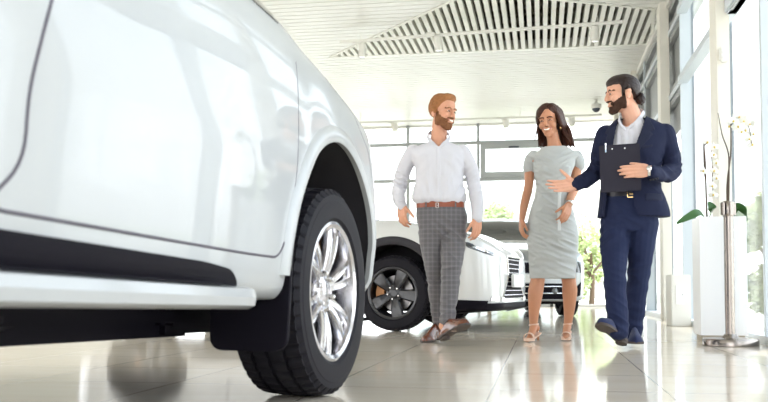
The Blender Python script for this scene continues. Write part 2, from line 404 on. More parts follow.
spot(on_z(593, 23, ZT), ZT, 'white cylinder spotlight at the right end of the ceiling track')
pA = on_z(360, 129, ZC-.19); yT = 17.6
p0 = Vector((-5.5, yT, 0)); p1 = Vector((XW-.4, yT, 0))
track(p0, p1, ZC-.19, 'light_track', 'far white light track along the top of the back windows')
for px, lab in ((394, 'small white spotlight before the back window, left of the bearded man in the white shirt'), (505, 'small white spotlight left of the woman at the back window top'), (571, 'small white spotlight just right of the woman at the back window top')):
    spot(on_y(px, 126, yT), ZC-.19, lab, .06, .16)
q = on_y(595, 121, yT)
t = empty('security_camera', (q.x, yT-.4, ZC-.02), 0, 'white dome security camera hanging left of the suited man head', 'camera')
b = MB(); b.lathe([(.03, .03), (.03, -.04), (.1, -.06), (.1, -.12), (.09, -.14)], 24); b.obj('housing', 'wall_white', t, 40)
b = MB(); b.ell((0, 0, -.14), (.075, .075, .07)); b.obj('dome', 'gasket', t, 60)
# motion sensor on the near column
q = on_y(719.5, 55, 7.84)
t = empty('motion_sensor', (XW-.04, 7.83, q.z), 0, 'small white motion sensor high on the near cream column', 'sensor')
b = MB(); b.bbox((0, -.005, 0), (.07, .05, .13), bev=.014); b.obj('housing', 'wall_white', t, 40)
b = MB(); b.ell((0, -.03, -.015), (.024, .012, .03)); b.obj('lens', 'planter', t, 60)
# air curtain over the near bay
t = empty('air_curtain', (XW+.03, 6.0, 2.70), 0, 'long pale grey air curtain box over the near bay of the right glass wall', 'air curtain')
b = MB(); b.bbox((.0, .3, .16), (.11, 3.1, .3), bev=.015); b.obj('housing', 'frame_blue', t, 30)
b = MB(); b.box(-.04, -.015, -1.1, 1.7, .0, .012); b.obj('grille', 'frame_mid', t)

# ------------------------------------------------ outside: lawn, trees, office block
b = MB(); b.box(9.5, 40, -20, 60, -.14, -.1); b.box(-40, 9.5, 34, 60, -.14, -.1); setp(b.obj('lawn', 'grass'), 'short green lawn spreading outside beyond the paving', 'lawn', kind='stuff')
def tree(x, y, h, rad, n, lab, seed, grp='trees outside the windows'):
    rnd = random.Random(seed)
    t = empty('tree', (x, y, -.098 if (y > 34 or x > 9.5) else -.138), 0, lab, 'tree', grp)
    b = MB(); tr = [(0, 0, 0), (.05, .02, h*.3), (.0, .06, h*.62)]; b.tube(tr, [.09, .06, .03], 8)
    cs = []
    for k in range(9):
        a = rnd.uniform(0, 6.28); q = rad*rnd.uniform(.2, .75); zz = h*rnd.uniform(.12, .9)
        c = Vector((q*math.cos(a), q*math.sin(a), zz)); cs.append((c, rad*rnd.uniform(.35, .55))); b.tube([(0, .04, h*.3+rnd.uniform(0, h*.25)), tuple(c)], [.04, .012], 6)
    b.obj('trunk', 'bark', t, 60)
    b = MB()
    for k in range(n):
        c, r = rnd.choice(cs); d = Vector((rnd.gauss(0, 1), rnd.gauss(0, 1), rnd.gauss(0, 1))).normalized()*r*rnd.uniform(.55, 1)
        p = c+d; s = rnd.uniform(.06, .12); u = Vector((rnd.gauss(0, 1), rnd.gauss(0, 1), rnd.gauss(0, .6))).normalized(); v = u.orthogonal().normalized()
        b.add([p-u*s, p+v*s*.45+d*.02, p+u*s, p-v*s*.45], [(0, 1, 2, 3)])
    b.obj('foliage', 'foliage', t, fix=False)
tree(3.05, 12.0, 1.75, .8, 4200, 'sunlit leafy bush outside the glass just right of the white planter', 1)
q = on_y(488, 200, 31); tree(q.x, 31, 3.9, 1.1, 1800, 'pale green tree outside the back window, just right of the white-shirted man', 3)
q = on_y(592, 260, 27); tree(q.x, 27.5, 2.6, 1.3, 2000, 'bright green young tree outside between the woman and the suited man', 4)
t = empty('office_building', (-2.2, 48, -.098), 0, 'pale distant office building seen through the back window', 'building')
b = MB(); b.box(-5, 7, 0, 8, 0, 5.6); b.obj('wall', 'bldg', t)
b = MB(); b.box(-5.3, 7.3, -.3, 8.3, 5.6, 5.9); b.obj('roof', 'wall_white', t)
for i in range(9):
    for j in range(2):
        b = MB(); b.box(-4.4+i*1.25, -3.7+i*1.25, -.06, .05, 1.2+j*2.4, 2.7+j*2.4); b.obj('window', 'bldg_win', t)

# ================================================================ PLANTER, ORCHIDS, STANCHION
q = on_z(700, 342, 0)
pl = empty('planter', (q.x+.172, q.y+.15, 0), 0, 'tall square glossy white planter by the window', 'planter')
W_, H_ = .166, .93
b = MB(); o_ = [(-W_, -W_), (W_, -W_), (W_, W_), (-W_, W_)]; i_ = [(x*.9, y*.9) for x, y in o_]
b.rings([[(x, y, .05) for x, y in o_], [(x, y, H_) for x, y in o_], [(x, y, H_) for x, y in i_], [(x, y, H_-.06) for x, y in i_]])
b.obj('body', 'planter', pl, 25)
b = MB(); b.box(-W_+.02, W_-.02, -W_+.02, W_-.02, .0, .055); b.obj('base', 'planter_in', pl)
b = MB(); b.box(-W_*.88, W_*.88, -W_*.88, W_*.88, H_-.07, H_-.045); b.obj('soil', 'soil', pl)
PO = Vector((pl.location.x, pl.location.y, H_-.045))
DP = (PO-CAM).dot(f0)
def orchid(lab, base, stems, leaves, flowers, seed):
    rnd = random.Random(seed); B = place(*base, DP) if len(base) == 2 else place(*base)
    B = Vector((min(max(B.x, PO.x-.1), PO.x+.1), min(max(B.y, PO.y-.1), PO.y+.1), PO.z))
    t = empty('orchid', B, 0, lab, 'orchid', 'white orchids in the tall planter')
    def L(px, py, dd=0): return place(px, py, DP+dd)-B
    for s in stems:
        b = MB(); pts = [Vector((0, 0, 0))]+[L(*p) for p in s]; P2 = []
        ks = [(i, tuple(p)) for i, p in enumerate(pts)]
        for p in catmull(ks, np.linspace(0, len(pts)-1, 24)): P2.append(Vector(p))
        b.tube(P2, [.0075-.005*k/23 for k in range(24)], 8); b.obj('stem', 'stem', t, 60)
    for lf in leaves:
        pts = [Vector((0, 0, .01))]+[L(*p) for p in lf]; ks = [(i, tuple(p)) for i, p in enumerate(pts)]
        C_ = [Vector(p) for p in catmull(ks, np.linspace(0, len(pts)-1, 14))]; b = MB(); rs = []
        for i, c in enumerate(C_):
            w = .034*math.sin(math.pi*(.12+.86*i/13))**.6; d = (C_[min(i+1, 13)]-C_[max(i-1, 0)]).normalized(); sd = d.cross(Vector((0, 0, 1))).normalized(); up = sd.cross(d)
            tl = (sd*.6+up*.8).normalized()
            rs.append([c-tl*w+up*.006, c-up*.004, c+tl*w+up*.006, c+up*.003])
        b.rings(rs); b.obj('leaf', 'leaf', t, 60)
    for (px, py, dd, s, az) in flowers:
        s *= 1.45
        c = L(px, py, dd); T = Matrix.Translation(c) @ Matrix.Rotation(az, 4, 'Z') @ Matrix.Rotation(rnd.uniform(-.3, .3), 4, 'X') @ Matrix.Rotation(rnd.uniform(-.4, .4), 4, 'Y')
        b = MB()
        for k, (a, ln, wd) in enumerate(((90, 1, .5), (210, 1, .5), (330, 1, .5), (5, 1.05, .85), (175, 1.05, .85))):
            rs = []
            for i in range(7):
                u = i/6; w = wd*s*.55*math.sin(math.pi*min(1, .08+u*.92))**.7+.001; rr = u*ln*s
                bend = -.25*s*u*u + (.004 if k > 2 else 0)
                cc = Vector((rr*math.cos(R(a)), -.003-bend*.4, rr*math.sin(R(a)))); sd = Vector((-math.sin(R(a)), 0, math.cos(R(a))))
                rs.append([T @ (cc-sd*w), T @ (cc+Vector((0, -.003, 0))), T @ (cc+sd*w), T @ (cc+Vector((0, .002, 0)))])
            b.rings(rs)
        fo = b.obj('flower', 'petal', t, 60)
        b = MB(); b.ell((0, -.01, -.003), (.007, .010, .009), T); b.obj('flower_centre', 'lipy', fo, 60)
orchid('tall white orchid rising behind the chrome post with a full flower head', (728, 214, 6.75),
       [[(727, 190), (731, 150), (731, 122), (735, 118), (748, 124), (752, 146)], [(729, 160), (722, 134), (718, 113)]],
       [[(737, 207, -.1), (744, 212, -.12), (747, 221, -.14)], [(733, 207, .05), (742, 209, .12)]],
       [(733, 121, -.03, .033, .3), (739, 117, 0, .035, .1), (744, 121, -.02, .034, -.2), (738, 127, -.03, .034, .0), (745, 130, .02, .03, .3), (728, 126, 0, .026, .8), (750, 124, .03, .03, -.5), (753, 134, .02, .026, .2), (752, 145, .0, .028, 0), (741, 132, 0, .026, .4), (749, 139, 0, .024, .1)], 5)
orchid('slender white orchid with a drooping flower spray on the planter left side', (707, 214, 6.7),
       [[(706, 190), (704, 165), (703, 131)], [(705.5, 170), (704, 146), (709, 143), (712, 165), (713, 195)]],
       [[(699, 213, -.1), (690, 217, -.12), (677, 224, -.14)], [(712, 210, -.02), (708, 202, .0)]],
       [(707, 142, -.03, .024, .3), (714, 147, -.02, .026, .2), (713, 155, 0, .022, .6), (703, 171, -.02, .022, .1), (716, 163, 0, .022, .1), (714, 171, -.02, .024, 0), (716, 178, 0, .022, .3), (712, 186, -.02, .024, .2), (713, 195, -.02, .026, 0)], 6)
q = on_z(730.5, 345.5, 0)
st = empty('barrier_post', (q.x, q.y, 0), 0, 'polished steel queue barrier post standing in front of the white planter', 'barrier post')
b = MB(); b.lathe([(.0, 0), (.182, 0), (.187, .004), (.187, .044), (.182, .050), (.06, .056), (.045, .07), (.04, .08), (0.0, .08)], 64); b.obj('base', 'brushed', st, 40)
b = MB(); b.lathe([(.001, .05), (.033, .05), (.033, .97), (.001, .97)], 32); b.obj('pole', 'brushed', st, 40)
b = MB(); b.lathe([(.001, .9), (.036, .9), (.038, .905), (.038, 1.0), (.033, 1.008), (.001, 1.01)], 32)
for k in range(4):
    T = Matrix.Rotation(R(20+90*k), 4, 'Z'); b.bbox((.042, 0, .955), (.018, .036, .09), T, .004)
b.obj('belt_head', 'brushed', st, 40)
# ================================================================ CARS
def bvh_of(o):
    me = o.data; return BVHTree.FromPolygons([v.co.copy() for v in me.vertices], [list(p.vertices) for p in me.polygons])
def hit(bv, o, d):
    h = bv.ray_cast(Vector(o), Vector(d).normalized()); return (h[0], h[1]) if h[0] is not None else (None, None)
SIDE = lambda s: (lambda x, z: ((x, s*3, z), (0, -s, 0)))
FRONT = lambda y, z: ((6, y, z), (-1, 0, 0))
TOP = lambda x, y: ((x, y, 5), (0, 0, -1))
REAR = lambda y, z: ((-6, y, z), (1, 0, 0))
def seam(bv, proj, pts, r=.0035, off=-.0008):
    out = []
    for i in range(len(pts)-1):
        (a0, b0), (a1, b1) = pts[i], pts[i+1]; n = max(2, int(math.hypot(a1-a0, b1-b0)/.02))
        for k in range(n + (1 if i == len(pts)-2 else 0)):
            t = k/n; h, nn = hit(bv, *proj(a0+(a1-a0)*t, b0+(b1-b0)*t))
            if h is not None: out.append(h+nn*off)
    b = MB(); b.tube(out, r, 6); return b
def rounded(pts, rad, n=5, close=False):
    out = []; N = len(pts)
    for i, p in enumerate(pts):
        if not close and i in (0, N-1): out.append(p); continue
        p = Vector(p).to_2d(); a = Vector(pts[i-1]).to_2d(); c = Vector(pts[(i+1) % N]).to_2d()
        r1 = min(rad, (a-p).length*.45, (c-p).length*.45); A = p+(a-p).normalized()*r1; C = p+(c-p).normalized()*r1
        for k in range(n+1):
            t = k/n; q = A*(1-t)**2+p*2*t*(1-t)+C*t*t; out.append((q.x, q.y))
    return out
def inpoly(x, y, P):
    c = False; n = len(P)
    for i in range(n):
        x0, y0 = P[i]; x1, y1 = P[(i+1) % n]
        if (y0 > y) != (y1 > y) and x < (x1-x0)*(y-y0)/(y1-y0)+x0: c = not c
    return c
def patch(bv, proj, P, off=.004, inner=-.012, n=16, rad=0.):
    """closed thin panel that follows the body: quad P (4 corners) or polygon via fan of rows"""
    b = MB()
    if len(P) == 4 and not rad:
        A, B_, C, D = [Vector(p).to_2d() for p in P]; top = []; bot = []
        for i in range(n+1):
            u = i/n; r0 = []; r1 = []
            for j in range(n+1):
                v = j/n; q = (A*(1-u)+B_*u)*(1-v)+(D*(1-u)+C*u)*v; h, nn = hit(bv, *proj(q.x, q.y))
                if h is None: h = top[-1][j] if top else (r0[-1] if r0 else Vector((0, 0, 0))); nn = Vector((0, 0, 0)); r0.append(h); r1.append(h); continue
                r0.append(h+nn*off); r1.append(h+nn*inner)
            top.append(r0); bot.append(r1)
        m = n+1; vs = [p for r in top for p in r]+[p for r in bot for p in r]; fs = []; K = m*m
        for i in range(n):
            for j in range(n):
                q = (i*m+j, (i+1)*m+j, (i+1)*m+j+1, i*m+j+1); fs.append(q); fs.append(tuple(K+k for k in q[::-1]))
        rim = [j for j in range(m)]+[i*m+n for i in range(1, m)]+[n*m+j for j in range(n-1, -1, -1)]+[i*m for i in range(n-1, 0, -1)]
        for i in range(len(rim)): a, c = rim[i], rim[(i+1) % len(rim)]; fs.append((a, c, c+K, a+K))
        b.add(vs, fs); return b
    poly = rounded(P, rad, 4, True) if rad else list(P)
    # dense concentric rings toward the centroid
    cx = sum(p[0] for p in poly)/len(poly); cy = sum(p[1] for p in poly)/len(poly); L = []
    for i, p in enumerate(poly):
        q = poly[(i+1) % len(poly)]; k = max(1, int(math.hypot(q[0]-p[0], q[1]-p[1])/.03))
        for j in range(k): L.append((p[0]+(q[0]-p[0])*j/k, p[1]+(q[1]-p[1])*j/k))
    rs = []
    for s, o_ in ((1, inner), (1, off), (.8, off), (.6, off), (.4, off), (.2, off), (.02, off)):
        ring = []
        for x, y in L:
            h, nn = hit(bv, *proj(cx+(x-cx)*s, cy+(y-cy)*s)); ring.append(h+nn*o_ if h is not None else (ring[-1] if ring else Vector((cx, 0, cy))))
        rs.append(ring)
    b.rings(rs); return b

def wheel(parent, x, side, yo, rad, wid, style, steer=0., z=None):
    """yo: |y| of outer face"""
    z = rad if z is None else z
    ty = empty('tmp', (0, 0, 0)); bpy.data.objects.remove(ty)
    RT = Matrix.Translation((x, side*(yo-wid/2), z)) @ Matrix.Rotation(steer, 4, 'Z') @ (Matrix.Rotation(-math.pi/2 if side > 0 else math.pi/2, 4, 'X'))
    # local: axis z points outboard
    n = 240; h = wid/2; rr = rad*.64 if style == 'lux' else rad*.66
    prof = [(rr, -h*.80), (rr+.02, -h*.98), ((rr+rad)/2, -h), (rad-.03, -h*.97), (rad-.012, -h*.86)]
    gro = [(-.86, 0), (-.52, 0), (-.50, .013), (-.42, .013), (-.40, 0), (-.08, 0), (-.06, .013), (.04, .013), (.06, 0), (.40, 0), (.42, .013), (.50, .013), (.52, 0), (.86, 0)]
    prof += [(rad-.012*abs(t)**3-g, t*h) for t, g in gro]
    prof += [(rad-.012, h*.86), (rad-.03, h*.97), (rad-.05, h*.985), (rad-.052, h*.995), ((rr+rad)/2+.01, h), (rr+.024, h*.985), (rr+.02, h*.96), (rr, h*.80)]
    b = MB(); rs = []
    for i, (r, y) in enumerate(prof):
        ring = []
        for k in range(n):
            q = r; t = y/h
            if abs(t) < .95 and r > rad-.03:
                ph = (k + (3 if t > 0 else 0) + int(abs(t)*4)) % 5
                if ph == 0 and abs(t) > .45: q -= .011
                elif ph == 0 and abs(t) > .07: q -= .008
            a = 2*math.pi*k/n; ring.append(RT @ Vector((q*math.cos(a), q*math.sin(a), y)))
        rs.append(ring)
    b.rings(rs, caps=False)
    tyre = b.obj('tyre', 'rubber', parent, 25)
    al = 'alloy' if style == 'lux' else 'dark_alloy'
    b = MB()
    # barrel
    b.lathe([(rr+.004, h*.80), (rr+.012, h*.93), (rr+.002, h*.95), (rr-.012, h*.90), (rr-.02, h*.6), (rr-.03, -h*.2), (rr-.02, -h*.8), (rr+.004, -h*.86), (rr-.004, -h*.8), (rr-.012, -h*.2), (rr-.006, h*.6)], 72, RT, closed=True)
    def spoke(a0, a1, w0, w1, r0, r1, z0, z1, th):
        p = Vector((r0*math.cos(a0), r0*math.sin(a0), 0)); q = Vector((r1*math.cos(a1), r1*math.sin(a1), 0)); d = (q-p).normalized(); s = Vector((-d.y, d.x, 0)); rs = []
        for i in range(9):
            u = i/8; c = p.lerp(q, u); w = w0+(w1-w0)*u; zt = z0+(z1-z0)*u+.012*math.sin(math.pi*u)
            rs.append([RT @ (c+s*w*k+Vector((0, 0, zt-dz))) for k, dz in ((-1, .012), (-.72, 0), (-.2, .002), (.2, .002), (.72, 0), (1, .012), (.9, th), (-.9, th))])
        b.rings(rs)
    if style == 'lux':
        for k in range(6):
            a = 2*math.pi*k/6+.35
            for s in (-1, 1):
                spoke(a+s*.15, a+s*.165, .019, .017, .055, rr-.005, h*.62, h*.80, .05)
            b.tube([RT @ Vector((rr*.82*math.cos(a+q), rr*.82*math.sin(a+q), h*.70)) for q in (-.2, 0, .2)], .008, 8)
        b.lathe([(.001, h*.70), (.035, h*.70), (.045, h*.66), (.085, h*.62), (.092, h*.5), (.092, h*.2)], 36, RT)
        nl = 6; lr = .068
    else:
        for k in range(5):
            a = 2*math.pi*k/5-.12; spoke(a, a, .034, .068, .04, rr-.002, h*.55, h*.80, .04)
        b.lathe([(.001, h*.62), (.03, h*.62), (.036, h*.58), (.075, h*.55), (.08, h*.3)], 36, RT)
        nl = 5; lr = .056
    rim = b.obj('rim', al, tyre, 35)
    for k in range(nl):
        b = MB(); a = 2*math.pi*(k+.5)/nl+.2; T = RT @ Matrix.Translation((lr*math.cos(a), lr*math.sin(a), h*.52)); b.lathe([(.001, .035), (.008, .033), (.011, .022), (.011, 0)], 8, T); b.obj('wheel_nut', 'chrome', tyre, 40)
    b = MB(); b.lathe([(.001, .03), (.07, .03), (.075, .0), (rr*.72, .0), (rr*.72, -.025), (.001, -.025)], 48, RT @ Matrix.Translation((0, 0, -h*.05))); b.obj('brake_disc', 'steel', tyre, 40)
    b = MB(); rs = []
    for i in range(9):
        a = (1.9 if style == 'lux' else 2.7)+i*.1; rs.append([RT @ Vector((q*math.cos(a), q*math.sin(a), zz)) for q, zz in ((rr*.45, -.05), (rr*.45, .045), (rr*.8, .045), (rr*.83, .02), (rr*.83, -.05))])
    b.rings(rs); b.obj('brake_caliper', 'caliper', tyre, 40)
    return tyre

def section(W, zb, zs, zt, yt, dr, zm):
    """half section from the bottom centre to the top centre"""
    up = zs+.06
    return [(0, zb), (max(.05, W-.30), zb), (W-.07, zb+.005), (W-.03, zb+.05), (W-.018, zb+.14), (W-.006, zm-.12), (W, zm), (W-.008, (zm+zs)/2+.02), (W-.03, zs-.01), (W-.055, zs+.03), (W-.095, up),
            ((W-.095)*.5+yt*.5+.01, up+(zt-dr-up)*.5), (yt, zt-dr), (yt-.06, zt-dr*.45), (yt*.6, zt-.01), (yt*.3, zt), (0, zt+.004)]
def car_body(root, keys, tilt, axles, arch, xo, mats, ins=.62, zc=None, name='body'):
    nx = 150; xs = np.concatenate([np.linspace(keys[0][0], keys[0][0]+.15, 10)[:-1], np.linspace(keys[0][0]+.15, keys[-1][0]-.3, nx)[:-1], np.linspace(keys[-1][0]-.3, keys[-1][0], 24)])
    prm = catmull([(k[0], k[1:]) for k in keys], xs); rs = []
    for x, p in zip(xs, prm):
        half = section(*p); n = len(half); tt = [0]
        for i in range(1, n): tt.append(tt[-1]+max(.012, math.hypot(half[i][0]-half[i-1][0], half[i][1]-half[i-1][1])))
        uu = []
        for i in range(n-1): uu += list(np.linspace(tt[i], tt[i+1], 5)[:-1])
        uu.append(tt[-1]); pp = catmull([(t, h) for t, h in zip(tt, half)], uu)
        pp[:, 0] = np.maximum(pp[:, 0], 0)
        dz = tilt*(xo-x)
        rs.append([Vector((x, -y, z+dz)) for y, z in pp] + [Vector((x, y, z+dz)) for y, z in pp[::-1][1:-1]])
    b = MB(); b.rings(rs)
    o = b.obj(name, mats, None)
    # round wheel wells
    for ax in axles:
        for s in (-1, 1):
            c = MB(); c.m = 1; T = Matrix.Translation((ax, s*(ins+1.3)/2, zc if zc else .40)) @ Matrix.Rotation(math.pi/2, 4, 'X'); hh = (1.3-ins)/2
            c.lathe([(arch, -hh), (arch, hh)], 72, T)
            co = c.obj('cut', mats); md = o.modifiers.new('b', 'BOOLEAN'); md.operation = 'DIFFERENCE'; md.solver = 'EXACT'; md.object = co
            me = evaluated(o); old = o.data; o.modifiers.clear(); o.data = me; bpy.data.meshes.remove(old); kill(co)
    me = o.data
    me.shade_smooth(); me.set_sharp_from_angle(angle=R(32)); o.parent = root
    return o
def arch_trim(bv, ax, s, zc, r0, r1, lift, name, m, root, a0=-8, a1=188, mr=.01):
    rs = []
    for i in range(61):
        a = R(a0+(a1-a0)*i/60); ring = []
        def P(r, l):
            x, z = ax+r*math.cos(a), zc+r*math.sin(a); h, nn = hit(bv, *SIDE(s)(x, z))
            return (h+Vector((0, s*l, 0))) if h is not None else None
        base = P(r1+.005, 0) or P(r1-.03, 0)
        if base is None: continue
        y1 = base.y
        q = P(r0+.012, 0); y0 = q.y if q is not None else y1
        def V(r, y): return Vector((ax+r*math.cos(a), y, zc+r*math.sin(a)))
        ring = [V(r0-.001, y0-s*.012), V(r0-.004, y0+s*(lift-mr)), V(r0+mr, y0+s*lift), V((r0+r1)/2, (y0+y1)/2+s*lift), V(r1-mr, y1+s*lift*.7), V(r1, y1-s*.004), V((r0+r1)/2, y1-s*.012)]
        rs.append(ring)
    b = MB(); b.rings(rs); return b.obj(name, m, root, 50)

# ------------------------------------------------ car 1: the near white SUV
hd = R(13.0); S = Vector((math.sin(hd), math.cos(hd))); NL = Vector((-math.cos(hd), math.sin(hd)))    # forward / left in camera axes
fw = Vector((-.19, 3.34)); AX = 1.395
oc = fw - S*AX + NL*.955
def camxy(v): return (r_*v.x + f0*v.y)
P1 = camxy(oc); head = S.x*r_+S.y*f0; rz1 = math.atan2(head.y, head.x)
car1 = empty('car', (P1.x, P1.y, 0), rz1, 'large white off-road vehicle filling the left side, silver alloy wheel and running board', 'car')
# x, W, zb, zs, zt, yt, dr, zm
K1 = [(-2.46, .70, .60, 1.05, 1.45, .55, .05, .80), (-2.40, .86, .55, 1.10, 1.70, .58, .06, .80), (-2.2, .95, .42, 1.12, 1.84, .62, .07, .80), (-1.4, .985, .36, 1.12, 1.90, .66, .07, .80), (-.3, .978, .345, 1.12, 1.91, .66, .07, .80),
      (.05, .975, .345, 1.16, 1.86, .66, .07, .80), (.62, .975, .345, 1.22, 1.53, .75, .05, .80), (.88, .975, .345, 1.215, 1.33, .76, .03, .80), (1.05, .975, .345, 1.195, 1.30, .75, .02, .80), (1.4, .985, .36, 1.155, 1.26, .72, .015, .78), (1.9, .985, .40, 1.09, 1.19, .68, .02, .74), (2.1, .945, .38, 1.03, 1.13, .62, .02, .70), (2.25, .86, .36, .96, 1.04, .58, .03, .66), (2.36, .66, .38, .88, .94, .45, .03, .62), (2.39, .5, .42, .82, .87, .35, .03, .6)]
TI = .026
bd1 = car_body(car1, K1, TI, (-AX, AX), .53, AX, ['white_paint', 'liner'], .60, .42)
bv1 = bvh_of(bd1); RS = SIDE(-1); LS = SIDE(1)
def T1(pts): return [(x, z+TI*(AX-x)) for x, z in pts]
for s, PR in ((-1, RS), (1, LS)):
    fd = rounded([(.945, 1.13), (.935, .95), (.905, .72), (.855, .56), (.79, .478), (.55, .474), (-.60, .475), (-.50, .56), (-.50, .68), (-.475, .78), (-.42, .92), (-.36, 1.14)], .1)
    ks = min(range(len(fd)), key=lambda i: abs(fd[i][1]-.56)+abs(fd[i][0]-.855))
    seam(bv1, PR, T1(fd[:ks+1]), .0024, -.0012).obj('door_seam', 'seam', bd1, 60)
    seam(bv1, PR, T1(fd[ks:]), .0042).obj('door_seam', 'seam', bd1, 60)
    rd = rounded([(-.62, .475), (-1.0, .475), (-1.25, .9), (-1.45, 1.0), (-1.5, 1.14)], .1)
    seam(bv1, PR, T1(rd), .0032).obj('door_seam', 'seam', bd1, 60)
    seam(bv1, PR, T1([(.96, .50), (1.0, .49)]), .002).obj('panel_seam', 'seam', bd1, 60)
    seam(bv1, PR, T1([(1.62, 1.16), (1.86, 1.0), (1.93, .80)]), .0016).obj('panel_seam', 'seam', bd1, 60)
    for (x0, x1) in ((-.28, .62), (-1.36, -.36)):
        Q = T1([(x0, 1.20), (x1+(.19 if x1 > 0 else 0), 1.215), (x1-.02-(.28 if x1 > 0 else 0), 1.68 if x1 > 0 else 1.74), (x0+.03, 1.74)])
        patch(bv1, PR, Q, .004).obj('side_window', 'car_glass', car1, 60)
    patch(bv1, PR, T1([(-2.15, 1.22), (-1.46, 1.20), (-1.46, 1.74), (-2.05, 1.72)]), .004).obj('side_window', 'car_glass', car1, 60)
    for xh in (-.22, -1.2):
        b = MB(); h, nn = hit(bv1, *PR(xh, 1.0+TI*(AX-xh))); b.tube([h+Vector((-.11, 0, 0)), h+Vector((-.09, s*.035, 0)), h+Vector((.09, s*.035, 0)), h+Vector((.11, 0, 0))], .013, 10); b.obj('door_handle', 'white_paint', car1, 50)
    arch_trim(bv1, AX, s, .42, .525, .585, .018, 'wheel_arch_flare', 'white_paint', car1, -2, 178)
    arch_trim(bv1, -AX, s, .42, .525, .585, .018, 'wheel_arch_flare', 'white_paint', car1, -2, 178)
    # running board: white step with a rounded end, black panel painted in for the dark recess above it
    def RB(x): return TI*(AX-x)
    rs = []
    for i, x in enumerate(np.linspace(-.98, .52, 40)):
        e = min(1, (.53-x)/.05)**.5; w0, w1 = .86, .965+.035*e; d = RB(x)
        pr = [(w0, .335), (w1-.02, .318), (w1, .328), (w1+.006, .350), (w1-.002, .372), (w1-.03, .380), (w0, .376)]
        rs.append([Vector((x, s*y, z+d)) for y, z in pr])
    b = MB(); b.rings(rs); rb = b.obj('running_board', 'white_paint', car1, 35)
    b = MB(); b.box(-.95, .3, min(s*.90, s*.985), max(s*.90, s*.985), .379, .383, Matrix.Translation((0, 0, TI*(AX+.3))) @ Matrix.Rotation(math.atan(TI), 4, 'Y') if False else Matrix.Shear('XY', 4, (0, 0)) ); me = b.obj('step_pad', 'black_plastic', rb)
    for v in me.data.vertices: v.co.z += TI*(AX-v.co.x)
    rec = rounded([(-.98, .375), (.50, .375), (.43, .425), (.25, .437), (-.98, .45)], .05, 4, True)
    patch(bv1, PR, T1(rec), .006, rad=.02).obj('sill_panel', 'black_plastic', car1, 50)
    # mud flap
    fo = rounded([(.70, .20), (.958, .20), (.968, .62), (.70, .62)], .05, 6, True)
    b = MB(); b.rings([[Vector((xx+(z-.2)*.08, s*(y-dd), z)) for y, z in fo] for xx, dd in ((.865, .004), (.869, 0), (.883, 0), (.887, .004))]); b.obj('mud_flap', 'black_plastic', car1, 40)
    # mirror
    T = Matrix.Translation((.42, s*1.06, 1.46)); b = MB(); b.bbox((0, s*.04, .02), (.13, .20, .20), T, .045); b.tube([T @ Vector((0, -s*.05, -.05)), T @ Vector((.02, -s*.2, -.12))], .025); mo = b.obj('door_mirror', 'white_paint', car1, 50)
    b = MB(); b.box(-.071, -.066, min(-s*.04, s*.12), max(-s*.04, s*.12), -.06, .1, T); b.obj('mirror_glass', 'chrome', mo)
    patch(bv1, (lambda s_: (lambda y, z: ((6, s_*y, z), (-1, 0, 0))))(s), [(.48, .86), (.80, .80), (.84, .92), (.5, .96)], .006).obj('headlamp', 'lamp_glass', car1, 60)
patch(bv1, FRONT, [(-.44, .55), (.44, .55), (.38, .86), (-.38, .86)], .012).obj('front_grille', 'black_plastic', car1, 60)
patch(bv1, TOP, [(.16, -.62), (.78, -.70), (.78, .70), (.16, .62)], .004).obj('windscreen', 'car_glass', car1, 60)
patch(bv1, REAR, [(-.55, 1.25), (.55, 1.25), (.5, 1.62), (-.5, 1.62)], .004).obj('rear_window', 'car_glass', car1, 60)
b = MB(); b.bbox((-.35, 0, .42), (2.9, 1.45, .16), bev=.05); TT = Matrix.Translation((0, 0, .235)) @ Matrix.Rotation(math.atan(TI), 4, 'Y'); b.bbox((-.1, 0, .095), (2.5, 1.1, .14), TT, .05); b.bbox((1.25, 0, .10), (.75, 1.1, .13), TT, .03)
b.tube([(-1.0, -.62, .345), (-.6, -.64, .33), (-.2, -.60, .33), (.2, -.45, .33), (.6, -.42, .36)], .035, 12); b.tube([(-1.6, .3, .33), (.8, .3, .34)], .045, 12)
b.obj('underbody', 'black_plastic', car1, 40)
b = MB(); b.tube([(AX, -.72, .38), (AX, .72, .38)], .05, 12); b.obj('axle', 'liner', car1, 40); b = MB(); b.tube([(-AX, -.72, .38), (-AX, .72, .38)], .06, 12); b.ell((-AX, 0, .38), (.15, .15, .14)); b.obj('axle', 'liner', car1, 40)
for ax in (AX, -AX):
    for s in (-1, 1): wheel(car1, ax, s, .972, .388, .268, 'lux', 0 if ax < 0 else R(-3.5))

